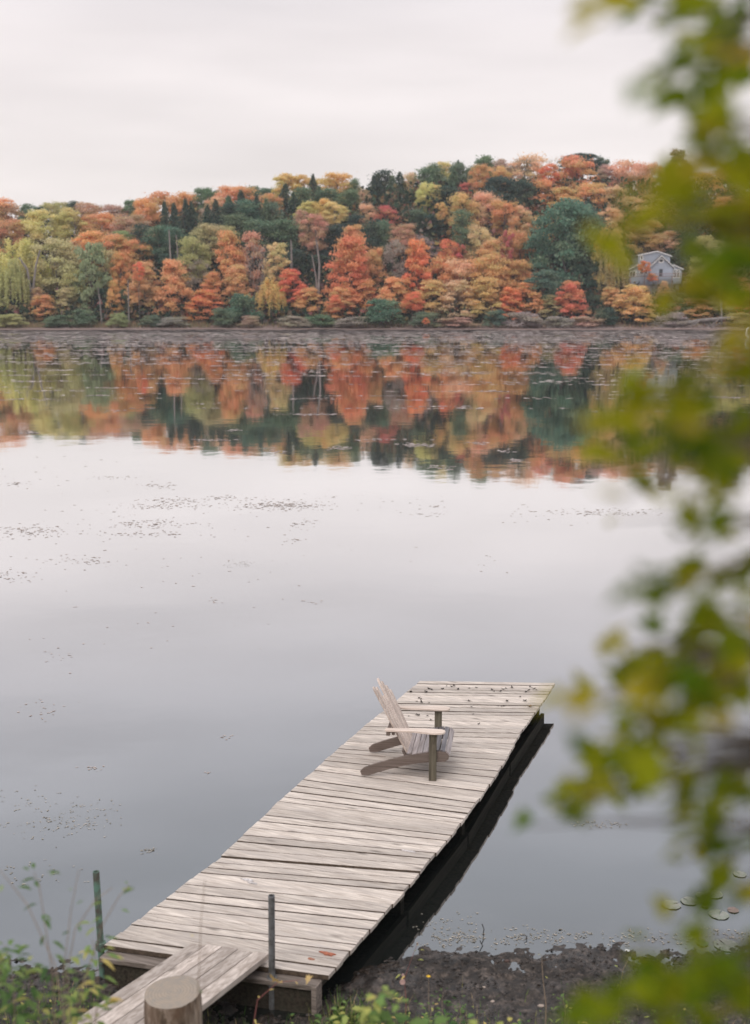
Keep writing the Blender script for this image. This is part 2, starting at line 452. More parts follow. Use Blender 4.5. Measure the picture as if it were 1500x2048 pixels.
for (px, py, wpx, hpx, n) in ((560, 1011, 45, 5, 260), (350, 1002, 40, 4, 90), (330, 1012, 50, 3, 90), (450, 995, 25, 2, 50), (300, 1048, 35, 4, 100), (60, 1062, 40, 7, 150),
                              (35, 968, 12, 2, 25), (230, 955, 30, 2, 30), (315, 972, 20, 3, 40), (290, 1068, 50, 3, 60), (160, 1122, 40, 5, 60), (20, 1155, 25, 8, 50),
                              (600, 1048, 20, 5, 30), (590, 1080, 12, 3, 14), (1180, 1022, 60, 3, 60), (1230, 1028, 60, 2, 50), (870, 1028, 30, 2, 20), (430, 1202, 8, 3, 9),
                              (625, 1205, 12, 2, 8), (120, 1310, 30, 6, 14), (100, 1420, 30, 12, 26), (180, 1535, 12, 4, 14), (415, 1546, 5, 2, 6), (870, 1012, 14, 2, 16),
                              (455, 1472, 10, 2, 8), (700, 1005, 90, 12, 40), (400, 1100, 200, 40, 40), (300, 1250, 200, 60, 24), (100, 955, 60, 20, 30), (250, 1040, 180, 30, 60),
                              (1100, 1030, 60, 8, 26), (950, 1110, 60, 20, 12)):
    for k in range(n):
        q = on_z(px + r.normal() * wpx, py + r.normal() * hpx, 0)
        if q.y < 9.6: continue
        S.append((q.x, q.y, 0.0, 0.0, 1, 0.0006 * q.y, 0.0016 * q.y))
flecks('floating_bits', 'brown specks of leaf litter drifting in loose rafts on open water', 'leaf litter', S, speck_mat('brown_bits', (0.30, 0.22, 0.18), (0.54, 0.45, 0.40)), 4)
S = []
for (px, py, wpx, hpx, n) in ((170, 1640, 35, 9, 34), (60, 1610, 40, 14, 36), (100, 1655, 50, 16, 46), (190, 1612, 30, 10, 26), (298, 1700, 10, 4, 16), (60, 1745, 40, 20, 24), (480, 1128, 16, 4, 60),
                              (1200, 1648, 30, 5, 44), (1330, 1560, 20, 4, 20), (880, 1850, 40, 20, 30), (900, 1880, 30, 8, 40), (1000, 1880, 60, 8, 60), (1120, 1870, 60, 9, 50),
                              (1300, 1875, 90, 9, 90), (1450, 1640, 30, 40, 30), (1470, 1870, 40, 10, 40)):
    for k in range(n):
        q = on_z(px + r.normal() * wpx, py + r.normal() * hpx, 0)
        if q.y < 8.7: continue
        S.append((q.x, q.y, 0.012, 0.012, 3, 0.003, 0.012))
flecks('near_scum', 'tan and olive weed scraps floating near the dock and muddy edge', 'water weed', S, speck_mat('olive_bits', (0.16, 0.14, 0.10), (0.46, 0.39, 0.32)), 6)
# ------------------------------------------------------------------ dock
deck_wood = wood('weathered_deck', (0.69, 0.60, 0.525), (0.35, 0.285, 0.24), 'x', 0.82, stain=(0.38, 0.33, 0.30), scale=1.9, streak=.75)
nail_m = plain('rusty_nail', (0.22, 0.15, 0.12), .8)
grime_shade = plain('plank_grime_shade', (0.10, 0.07, 0.05), .95, .4, 30)  # edge grime, plus shade of the gaps and deck underside painted in
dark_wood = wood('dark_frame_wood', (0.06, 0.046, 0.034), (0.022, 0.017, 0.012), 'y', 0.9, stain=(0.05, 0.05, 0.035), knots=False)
edge_wood = wood('beam_wood', (0.27, 0.22, 0.19), (0.09, 0.07, 0.055), 'x', 0.85)
DZ = 0.30
LP = [on_z(*q, DZ) for q in [(208, 1891), (442, 1714), (618, 1550), (719, 1460), (840, 1362)]]
RP = [on_z(*q, DZ) for q in [(656, 1951), (839, 1745), (958, 1597), (1040, 1466), (1110, 1366)]]
c0 = (LP[0] + RP[0]) / 2; c1 = (LP[-1] + RP[-1]) / 2
YAW = math.atan2(c1.x - c0.x, c1.y - c0.y)
dock = thing('dock', 'long weathered plank dock running out from the muddy bank', 'dock', (c0.x, c0.y, 0), -YAW)
DM = Matrix.Translation((c0.x, c0.y, 0)) @ Matrix.Rotation(-YAW, 4, 'Z')
DI = DM.inverted()
LL = [DI @ q for q in LP]; RR = [DI @ q for q in RP]
rg = random.Random(4)
NPL = [14, 13, 11, 16]
lift = [0.0, 0.012, 0.0, 0.0]
for k in range(4):
    mb = MB()
    n = NPL[k]
    l0, l1, r0, r1 = LL[k], LL[k+1], RR[k], RR[k+1]
    wds = [rg.uniform(.82, 1.15) for _ in range(n)]; cuts = [sum(wds[:q]) / sum(wds) for q in range(n + 1)]
    for i in range(n):
        gap = rg.choice((.003, .004, .006, .007, .011))
        a, b = cuts[i], cuts[i + 1]
        ly = (l1.y - l0.y); ga = gap / ly
        a += ga * .5; b -= ga * rg.uniform(0.4, 0.7) * (1.8 if i == n - 1 and k < 3 else 1)
        el, er = rg.uniform(-.005, .005), rg.uniform(-.007, .007)
        bowl = 0.022 * math.sin(math.pi * (a + b) / 2) if k in (1, 2) else 0.010 * math.sin(math.pi * (a + b) / 2)
        def pt(P0, P1, s, e, z):
            q = P0.lerp(P1, s); return Vector((q.x + e, q.y, z))
        z1 = DZ + lift[k] + rg.uniform(-.003, .003); tl = rg.uniform(-.0035, .0035); t2 = rg.uniform(-.003, .003)
        seg = 6; sag = rg.uniform(-.004, .002)
        vv = []
        # a plank: six short spans so that it can bow and its edge wander a little
        wob = [rg.uniform(-.0012, .0012) for _ in range(seg + 1)]
        rv = rg.random()
        rings = []
        for j in range(seg + 1):
            u = j / seg
            A0 = pt(l0, l1, a, el, 0).lerp(pt(r0, r1, a, er, 0), u); A1 = pt(l0, l1, b, el, 0).lerp(pt(r0, r1, b, er, 0), u)
            A0.x += (bowl if u > .5 else -bowl*.3) * abs(u - .5) * 2; A1.x += (bowl if u > .5 else -bowl*.3) * abs(u - .5) * 2
            zz = z1 + sag * math.sin(math.pi * u) + t2 * (u - .5)
            A0.y += wob[j] * .6; A1.y += wob[j] * .6
            rings.append([(A0.x, A0.y - gap * .46, zz - .036), (A1.x, A1.y + gap * .46, zz - .036), (A1.x, A1.y - .003, zz + tl), (A0.x, A0.y + .003, zz - tl)])
        for rr in rings: vv += rr
        ff = []
        for j in range(seg):
            p, q = j * 4, j * 4 + 4
            for c in range(4): ff.append((p + c, p + (c + 1) % 4, q + (c + 1) % 4, q + c))
        ff.append((3, 2, 1, 0)); e = seg * 4; ff.append((e, e+1, e+2, e+3))
        mb.add(vv, ff, rv)
    nf0 = len(mb.f)
    for i in range(n):                       # rusty nail heads, two to a joist
        for s_ in (.08, .50, .92):
            for e_ in (.3, .7):
                u_ = cuts[i] + (cuts[i + 1] - cuts[i]) * e_; A0 = l0.lerp(l1, u_).lerp(r0.lerp(r1, u_), s_ + rg.uniform(-.012, .012)); h_ = .0022 * rg.uniform(.5, 1.5); zn = DZ + lift[k] + .0062
                mb.add([(A0.x - h_ * 2, A0.y, zn), (A0.x, A0.y - h_, zn), (A0.x + h_ * 2, A0.y, zn), (A0.x, A0.y + h_, zn)], [(0, 1, 2, 3)], .5)
    o = mb.build('deck_section', deck_wood, dock, bevel=0.003)
    o.data.materials.append(grime_shade); o.data.materials.append(nail_m)
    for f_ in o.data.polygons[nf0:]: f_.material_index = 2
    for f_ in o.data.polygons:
        if abs(f_.normal.y) > .6 or f_.normal.z < -.5: f_.material_index = 1  # long edges and undersides take the painted dark tone
# frame below: side beams a hand's breadth in, cross beams at the joints
for side in (0, 1):
    mb = MB()
    Q = RR if side else LL
    sgn = -1 if side else 1
    for k in range(4):
        a, b = Q[k], Q[k+1]
        e = 0.02 if k == 0 else 0.0
        y0, y1 = a.y + .03, b.y - (.10 if k == 3 else .03)
        zt = DZ - .040; zb = DZ - .185 - .004 * k
        x0 = a.x + sgn * .11; x1 = b.x + sgn * .11
        w_ = sgn * .045
        v = [(x0,y0,zb),(x0+w_,y0,zb),(x1+w_,y1,zb),(x1,y1,zb),(x0,y0,zt),(x0+w_,y0,zt),(x1+w_,y1,zt),(x1,y1,zt)]
        if side: v = [v[1], v[0], v[3], v[2], v[5], v[4], v[7], v[6]]
        mb.hexa(v, rg.random())
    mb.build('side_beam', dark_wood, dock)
for k in range(5):
    mb = MB(); a, b = LL[k].copy(), RR[k].copy()
    for off in ((-.05, .05) if 0 < k < 4 else ((.10,) if k == 0 else (-.16,))):
        x0, x1 = a.x + .17, b.x - .17
        v = []
        for z in (DZ - .19, DZ - .045):
            v += [(x0, a.y + off - .02, z), (x1, b.y + off - .02, z), (x1, b.y + off + .02, z), (x0, a.y + off + .02, z)]
        mb.hexa(v, rg.random())
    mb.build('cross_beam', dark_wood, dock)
for (k, side) in ((1, 1), (2, 1), (3, 1), (1, 0), (2, 0), (3, 0), (4, 1), (4, 0)):
    q = (RR if side else LL)[k]
    mb = MB(); s = -1 if side else 1
    yy = q.y - (.2 if k == 4 else 0)
    mb.box(q.x + s * .20 - .04, q.x + s * .20 + .04, yy - .045, yy + .045, -.8, DZ - .05, rg.random())
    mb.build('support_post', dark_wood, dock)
# sill crib under the landward end
mb = MB(); a, b = LL[0], RR[0]
def strip(mb, off0, off1, z0, z1, xa, xb, r):
    v = []
    for z in (z0, z1):
        v += [(a.x + xa, a.y + off0, z), (b.x + xb, b.y + off0, z), (b.x + xb, b.y + off1, z), (a.x + xa, a.y + off1, z)]
    mb.hexa(v, r)
strip(mb, -.105, .06, DZ - .085, DZ - .046, .02, -.06, .3)
mb.build('sill_plank', edge_wood, dock, bevel=.004)
mb = MB(); strip(mb, -.075, .03, -.05, DZ - .088, .05, -.09, .6)
mb.build('end_board', dark_wood, dock)  # dark wood paints in the shaded void below the sill
mb = MB()
mb.box(b.x - .09, b.x - .05, b.y - .11, b.y + .0, -.02, DZ - .05, .9)
mb.build('corner_block', edge_wood, dock, bevel=.004)
def patch(px, py, wx, wy, name, col, label, seed, z=DZ + .0085):
    q = DI @ on_z(px, py, z); r = random.Random(seed)
    V = []; n = 14
    for j in range(n):
        an = 2 * math.pi * j / n; k = r.uniform(.6, 1.1)
        V.append((q.x + math.cos(an) * wx * k, q.y + math.sin(an) * wy * k, z))
    V2 = [(x, y, z - .012) for x, y, _ in V]
    me = mesh(name, V + V2, [tuple(range(n))] + [(i, i + n, (i+1) % n + n, (i+1) % n) for i in range(n)])
    o = link(name, me, plain(name + '_' + str(seed), col, .8, .4, 60), dock); o['label'] = label
patch(655, 1906, .075, .022, 'rust_stain', (0.42, 0.14, 0.08), 'rusty orange stain on a plank', 1)
patch(622, 1917, .03, .014, 'rust_stain', (0.42, 0.18, 0.11), 'rusty orange stain on a plank', 2)
patch(495, 1759, .07, .018, 'paint_mark', (0.72, 0.66, 0.64), 'pale paint mark on a plank', 3, DZ + .0085)
patch(820, 1702, .08, .014, 'paint_mark', (0.72, 0.66, 0.64), 'pale paint mark on a plank', 4, DZ + .020)
patch(505, 1765, .05, .008, 'paint_mark', (0.72, 0.66, 0.64), 'pale paint mark on a plank', 5, DZ + .0085)

# ------------------------------------------------------------------ gangway
gw = wood('gangway_wood', (0.62, 0.53, 0.47), (0.34, 0.275, 0.23), 'y', 0.82)
A = on_z(380, 1886, DZ + .06); B = on_z(541, 1906, DZ + .06)
d = Vector(ray(1585, 1092)).normalized()
d_ = -d
gm = (A + B) / 2
gwy = math.atan2(-d_.x, d_.y)
gang = thing('gangway', 'short sloping plank gangway from the bank onto the dock', 'gangway', (gm.x, gm.y, 0))
u = (B - A); wd = u.length; u.normalize()
Lg = 3.3
mb = MB(); nb = 5
nrm = u.cross(d_).normalized()
if nrm.z < 0: nrm = -nrm
for i in range(nb):
    s0 = (i + .03) / nb; s1 = (i + .97) / nb
    j = rg.uniform(-.02, .02); th = .045
    v = []
    for h in (-th, 0):
        for (s, l) in ((s0, Lg), (s1, Lg), (s1, j), (s0, j)):
            v.append(A + u * (s * wd) + d_ * l + nrm * (h + .002 * i % .003) - gm + Vector((0, 0, gm.z)))
    mb.hexa(v, rg.random())
M4 = Matrix.Identity(4)
o = mb.build('walk_board', gw, gang, bevel=.004)
# turn the mesh so that the grain runs along the boards
ang = math.atan2(d_.x, -d_.y)
R = Matrix.Rotation(-ang, 4, 'Z'); o.data.transform(R); gang.rotation_euler = (0, 0, ang)
mb = MB()
for s in (0.10, 0.84):
    v = []
    for h in (-.11, -.047):
        for (ss, l) in ((s, Lg), (s + .05, Lg), (s + .05, .12), (s, .12)):
            v.append(R @ (A + u * (ss * wd) + d_ * l + nrm * h - gm + Vector((0, 0, gm.z))))
    mb.hexa(v, rg.random())
mb.build('side_beam', dark_wood, gang)

# ------------------------------------------------------------------ posts and stump
def pipe(name, label, px0, py0, px1, py1, zb, mat, r=0.026):
    b0 = on_z(px1, py1, zb); t0 = at_y(px0, py0, b0.y)
    me = MB(); h = t0 - b0
    base = b0 - h.normalized() * 0.6
    t = thing(name, label, 'post', tuple(base))
    me.tube([Vector((0, 0, 0)), t0 - base], r, 14, .5, cap=False)
    me.tube([t0 - base, t0 - base - h.normalized() * .25], r * .8, 14, .5, cap=False)
    n = 14; d_ = h.normalized(); u_ = d_.cross(Vector((0, 1, 0))).normalized(); q_ = d_.cross(u_)
    V = []; top = t0 - base
    for rad in (r, r * .8):
        for j in range(n):
            an = 2 * math.pi * j / n
            V.append(top + (u_ * math.cos(an) + q_ * math.sin(an)) * rad)
    me.add(V, [(j, (j+1) % n, (j+1) % n + n, j + n) for j in range(n)], .5)
    me.build('pipe', mat, t, smooth=True)
    cb = MB(); cp = b0 - base + h.normalized() * .03
    cb.tube([cp - h.normalized() * .03, cp + h.normalized() * .03], r * 1.6, 12, .2)
    cb.build('collar', mat, t)
verd = plain('verdigris_pipe', (0.13, 0.23, 0.18), .75, col2=(0.10, 0.085, 0.07), scale=14, bump=.002)
galv = plain('galvanised_pipe', (0.20, 0.20, 0.205), .6, col2=(0.12, 0.115, 0.11), scale=18, bump=.001, metallic=.3)
pipe('mooring_pole', 'mottled green iron pipe standing at the dock corner among weeds', 192, 1743, 202, 1898, DZ - .05, verd)
pipe('mooring_pole', 'plain grey iron pipe standing beside the gangway end', 543, 1791, 544, 1968, DZ - .10, galv, .025)

sy = 6.75
tp = at_y(345, 1984, sy); zt = tp.z
rad = 58 / F * (sy * math.cos(PITCH) + (H - zt) * math.sin(PITCH))
gz = float(bank_z(tp.x, sy))
st = thing('cut_log', 'thick sawn log post standing upright in front of the gangway', 'log', (tp.x, sy, gz - .15))
mb = MB(); n = 40; hh = zt - gz + .15; rs = random.Random(2)
prof = [rs.uniform(-.018, .018) for _ in range(n)]
V = []
for z, k in ((0, 1.06), (hh * .35, 1.02), (hh * .7, 1.0), (hh * .93, .985), (hh, .96)):
    for j in range(n):
        an = 2 * math.pi * j / n; rr = rad * k * (1 + prof[j] + .012 * math.sin(3 * an + z * 5))
        V.append((math.cos(an) * rr, math.sin(an) * rr, z + (.012 * math.cos(an - .6) if z == hh else 0)))
Fc = [(i*n+j, i*n+(j+1) % n, (i+1)*n+(j+1) % n, (i+1)*n+j) for i in range(4) for j in range(n)]
mb.add(V, Fc, .4)
m, t = mat_new('log_side'); g = G(t)
tc = g.n('ShaderNodeTexCoord'); mp_ = g.n('ShaderNodeMapping', {0: tc.outputs['Object']}); mp_.inputs['Scale'].default_value = (13, 13, 3.0)
n1 = g.n('ShaderNodeTexNoise', {'Vector': mp_.outputs[0], 'Scale': 1.2, 'Detail': 7.0, 'Roughness': .65, 'Distortion': .6})
n2 = g.n('ShaderNodeTexNoise', {'Vector': tc.outputs['Object'], 'Scale': 5.0, 'Detail': 4.0})
c = g.ramp(n1.outputs[0], [(.34, (0.030, 0.020, 0.014)), (.47, (0.15, 0.105, 0.072)), (.60, (0.36, 0.28, 0.22))])
c = g.mix(g.ramp(n2.outputs[0], [(.45, (0,)*3), (.7, (.8,)*3)]), c, (0.13, 0.075, 0.045))
b_ = g.n('ShaderNodeBsdfPrincipled', {'Base Color': c, 'Roughness': .9}); bp = g.n('ShaderNodeBump', {'Height': n1.outputs[0], 'Strength': 1.0, 'Distance': .02}); g.l(bp.outputs[0], b_.inputs['Normal'])
o_ = g.n('ShaderNodeOutputMaterial'); g.l(b_.outputs[0], o_.inputs[0]); bark = m
mb.build('bark', bark, st, smooth=True)
m, t = mat_new('sawn_end'); g = G(t)
tc = g.n('ShaderNodeTexCoord')
wv = g.n('ShaderNodeTexWave', {'Vector': tc.outputs['Object'], 'Scale': 16.0, 'Distortion': 2.5, 'Detail': 3.0, 'Detail Scale': 2.0}, wave_type='RINGS', rings_direction='Z')
n1 = g.n('ShaderNodeTexNoise', {'Vector': tc.outputs['Object'], 'Scale': 22.0, 'Detail': 6.0})
c = g.mix(g.math('MULTIPLY', wv.outputs['Fac'], .35), (0.34, 0.275, 0.215), (0.15, 0.11, 0.085))
c = g.mix(g.ramp(n1.outputs[0], [(.4, (0,)*3), (.7, (.6,)*3)]), c, (0.22, 0.20, 0.18))
b_ = g.n('ShaderNodeBsdfPrincipled', {'Base Color': c, 'Roughness': .85}); o_ = g.n('ShaderNodeOutputMaterial'); g.l(b_.outputs[0], o_.inputs[0])
mb = MB()
top = [(math.cos(2*math.pi*j/n) * rad * .962 * (1 + prof[j] + .012 * math.sin(3*2*math.pi*j/n + hh * 5)), math.sin(2*math.pi*j/n) * rad * .962 * (1 + prof[j] + .012 * math.sin(3*2*math.pi*j/n + hh * 5)),
        hh + .0005 + .012 * math.cos(2*math.pi*j/n - .6)) for j in range(n)]
mb.add(top + [(0, 0, hh + .004)], [(j, (j+1) % n, n) for j in range(n)], .4)
mb.build('sawn_end', m, st)

# ------------------------------------------------------------------ garden chair
nr = on_z(724, 1553, DZ); nf = on_z(862, 1560, DZ); fr = on_z(749, 1501, DZ)
fwd = (nf - nr); fwd.z = 0; fwd.normalize()
chair = thing('garden_chair', 'weathered wooden lounge chair with fanned slat back on the dock', 'chair', (nr.x, nr.y, DZ + .014), math.atan2(fwd.y, fwd.x))
W = 0.70
lightw = wood('chair_slat_wood', (0.74, 0.62, 0.54), (0.50, 0.39, 0.33), 'z', .75, scale=1.3, stain=(0.46, 0.37, 0.33), knots=False, streak=.35)
armw = wood('chair_arm_wood', (0.72, 0.60, 0.52), (0.46, 0.36, 0.30), 'x', .75, scale=1.3, stain=(0.5, 0.42, 0.38), knots=False, streak=.3)
railw = wood('chair_rail_wood', (0.23, 0.175, 0.15), (0.12, 0.09, 0.075), 'x', .8, scale=1.3, stain=(0.16, 0.13, 0.11), knots=False)
legw = wood('chair_leg_wood', (0.20, 0.17, 0.125), (0.085, 0.068, 0.05), 'z', .8, scale=1.3, stain=(0.12, 0.12, 0.08), knots=False)
seatw = wood('chair_seat_wood', (0.44, 0.38, 0.37), (0.22, 0.18, 0.17), 'y', .55, scale=1.3, stain=(0.26, 0.25, 0.27), knots=False)
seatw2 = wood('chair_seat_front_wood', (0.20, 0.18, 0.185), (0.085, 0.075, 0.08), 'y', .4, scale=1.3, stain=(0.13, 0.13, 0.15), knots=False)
topc = [(-.02, .045), (0.02, .085), (.14, .135), (.30, .19), (.48, .245), (.62, .275), (.74, .30), (.84, .315), (.895, .30), (.925, .265)]
botc = [(.92, .225), (.88, .195), (.76, .185), (.60, .165), (.45, .13), (.30, .085), (.16, .035), (.07, 0.0), (-.005, 0.0)]
for y0, y1 in ((0.0, .028), (W - .028, W)):
    mb = MB(); mb.prism(topc + botc, y0, y1, rg.random()); mb.build('side_rail', railw, chair, bevel=.003)
def topz(x): return float(np.interp(x, [a for a, b in topc], [b for a, b in topc]))
# seat slats
xs = .475
for i in range(8):
    wdt = .052 if i < 7 else .045
    x0, x1 = xs, xs + wdt
    if i == 7: x0, x1 = .885, .925
    z0, z1 = topz(x0), topz(x1)
    if i == 7: z0, z1 = .312, .268
    mb = MB(); dx, dz = x1 - x0, z1 - z0; L_ = math.hypot(dx, dz); nx, nz_ = -dz / L_, dx / L_
    th = .018; y0, y1 = (-.008, W + .008) if i > 0 else (.03, W - .03)
    v = [(x0+nx*.001, y0, z0+nz_*.001), (x1+nx*.001, y0, z1+nz_*.001), (x1+nx*.001, y1, z1+nz_*.001), (x0+nx*.001, y1, z0+nz_*.001),
         (x0 + nx * th, y0, z0 + nz_ * th), (x1 + nx * th, y0, z1 + nz_ * th), (x1 + nx * th, y1, z1 + nz_ * th), (x0 + nx * th, y1, z0 + nz_ * th)]
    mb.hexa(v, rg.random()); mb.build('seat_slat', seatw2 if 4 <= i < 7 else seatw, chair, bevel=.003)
    xs += wdt + .007
# back: seven slats, the third one broken short, fanned from the seat up
bx, bz = .475, .235; lean = math.radians(27.5)
def backpt(s, yy, off=0):     # s up the slat
    return (bx - math.sin(lean) * s + math.cos(lean) * off, yy, bz + math.cos(lean) * s + math.sin(lean) * off)
fan = [(.08 + i * .077, yt_ + .055, l_) for i, (yt_, l_) in enumerate([(.035, .81), (.135, .77), (.235, .63), (.355, .80), (.445, .73), (.53, .65), (.605, .57)])]
for i, (yb, yt, ln) in enumerate(fan):
    mb = MB(); hw0, hw1 = .0315, .0345
    ol = []
    for s, hw in ((-.03, hw0), (ln - .06, hw1), (ln - .028, hw1 * .86), (ln - .008, hw1 * .55), (ln, hw1 * .12)):
        c_ = yb + (yt - yb) * s / ln; ol.append((s, c_ - hw, c_ + hw))
    V = []
    for off in (0, .019):
        for s, a_, b2 in ol: V.append(backpt(s, a_, off))
        for s, a_, b2 in reversed(ol): V.append(backpt(s, b2, off))
    k = len(ol) * 2
    mb.add(V, [tuple(range(k))[::-1], tuple(range(k, 2*k))] + [(j, (j+1) % k, (j+1) % k + k, j + k) for j in range(k)], rg.random())
    mb.build('back_slat', lightw, chair, bevel=.003)
for s, name, y0, y1 in ((.03, 'lower_brace', .03, W - .03), (.30, 'back_brace', .0, W)):
    mb = MB(); V = []
    for off in (-.028, -.003):
        V += [backpt(s - .035, y0, off), backpt(s - .035, y1, off), backpt(s + .035, y1, off), backpt(s + .035, y0, off)]
    mb.hexa(V, rg.random()); mb.build(name, railw, chair, bevel=.003)
# arms and front legs
AZ = .515
for side in (0, 1):
    yc = .0 if side == 0 else W
    sg = -1 if side == 0 else 1
    ol = [(.25, -.03), (.26, -.038), (.42, -.034), (.55, -.040), (.66, -.062), (.76, -.075), (.84, -.066), (.88, -.035), (.885, .0),
          (.875, .035), (.84, .052), (.74, .058), (.55, .045), (.40, .038), (.26, .032), (.25, .026)]
    mb = MB(); pts = [(x, yc + (-sg) * -1 * 0 + (y if side == 0 else -y) - (0.01 if side == 0 else -.01)) for x, y in ol]
    n_ = len(pts); V = [(x, y, AZ + (.004 if x > .5 else 0)) for x, y in pts] + [(x, y, AZ + .020 + (.004 if x > .5 else 0)) for x, y in pts]
    fw = (tuple(range(n_)), tuple(range(n_, 2*n_))[::-1])
    mb.add(V, [fw[0], fw[1]] + [(j, j + n_, (j+1) % n_ + n_, (j+1) % n_) for j in range(n_)], rg.random())
    o = mb.build('armrest', armw, chair, bevel=.003)
    mb = MB(); y0 = -.032 if side == 0 else W + .004
    mb.box(.715, .795, y0, y0 + .028, -.014 + .002, AZ + .001, rg.random()); mb.build('front_leg', legw, chair, bevel=.003)
    mb = MB(); yb_ = -.050 if side == 0 else W + .034
    mb.add([(.735, yb_, AZ), (.775, yb_, AZ), (.765, yb_, AZ - .10), (.745, yb_, AZ - .10), (.735, yb_ + .017, AZ), (.775, yb_ + .017, AZ), (.765, yb_ + .017, AZ - .10), (.745, yb_ + .017, AZ - .10)],
           [(0,1,2,3), (7,6,5,4), (0,4,5,1), (1,5,6,2), (2,6,7,3), (3,7,4,0)], .5); mb.build('arm_bracket', legw, chair)
mb = MB(); V = []
mb.box(.262, .30, -.03, W + .03, AZ - .05, AZ - .002, .3); mb.build('arm_support', railw, chair, bevel=.003)

# ------------------------------------------------------------------ litter on the far end of the dock
def curled_leaf(size, seed):
    r = random.Random(seed); V = []; n = 9
    for j in range(n):
        a_ = 2 * math.pi * j / n; k = size * (1.0 if j % 2 == 0 else .55) * r.uniform(.7, 1.2)
        x, y = math.cos(a_) * k, math.sin(a_) * k * .7
        V.append((x, y, abs(x) * .75 * r.uniform(.3, 1.1) + .002 + abs(y) * r.uniform(0, .6)))
    V.append((0, 0, .002))
    return mesh('dead_leaf', V, [(j, (j + 1) % n, n) for j in range(n)])
dl_dark = plain('dead_leaf_dark', (0.035, 0.025, 0.02), .8, .4, 40)
dl_brown = plain('dead_leaf_brown', (0.20, 0.12, 0.07), .8, .4, 40)
protos = [curled_leaf(.030, s) for s in range(5)]
for me in protos: me.materials.append(dl_dark)
pb = curled_leaf(.034, 9); pb.materials.append(dl_brown)
sp_ = [(850,1382),(858,1378),(864,1380),(852,1385),(885,1378),(903,1374),(908,1372),(916,1379),(938,1377),(953,1376),(984,1380),(988,1383),(1000,1383),(1006,1379),(1012,1377),(1060,1374),(1058,1380),(1067,1378),(1073,1380),
       (1040,1394),(1014,1403),(1008,1412),(1003,1413),(996,1412),(838,1396),(842,1398),(834,1403),(843,1405),(858,1406),(938,1402),(943,1414),(835,1430),(838,1431),(817,1433),(855,1432),(862,1440),(822,1384),(957,1449),(946,1429),(1050,1402),(1024,1376),(893,1372),(1052,1384)]
for i, (x, y) in enumerate(sp_):
    q = on_z(x, y, DZ + .004); o = bpy.data.objects.new('dead_leaf', protos[i % 5]); COL.objects.link(o)
    o.location = q; o.rotation_euler = (0, 0, i * 2.4); s = rg.uniform(.6, 1.25); o.scale = (s, s, s * .9)
    tag(o, 'small dark curled dead leaf lying near the far end of the dock', 'leaf', 'dead leaves on the dock')
o = bpy.data.objects.new('dead_leaf', pb); COL.objects.link(o); o.location = on_z(1060, 1414, DZ + .004); o.scale = (1.5, 1.3, 1.5)
tag(o, 'largest crumpled brown leaf near the right edge of the dock', 'leaf')
HAZE = 0.00026
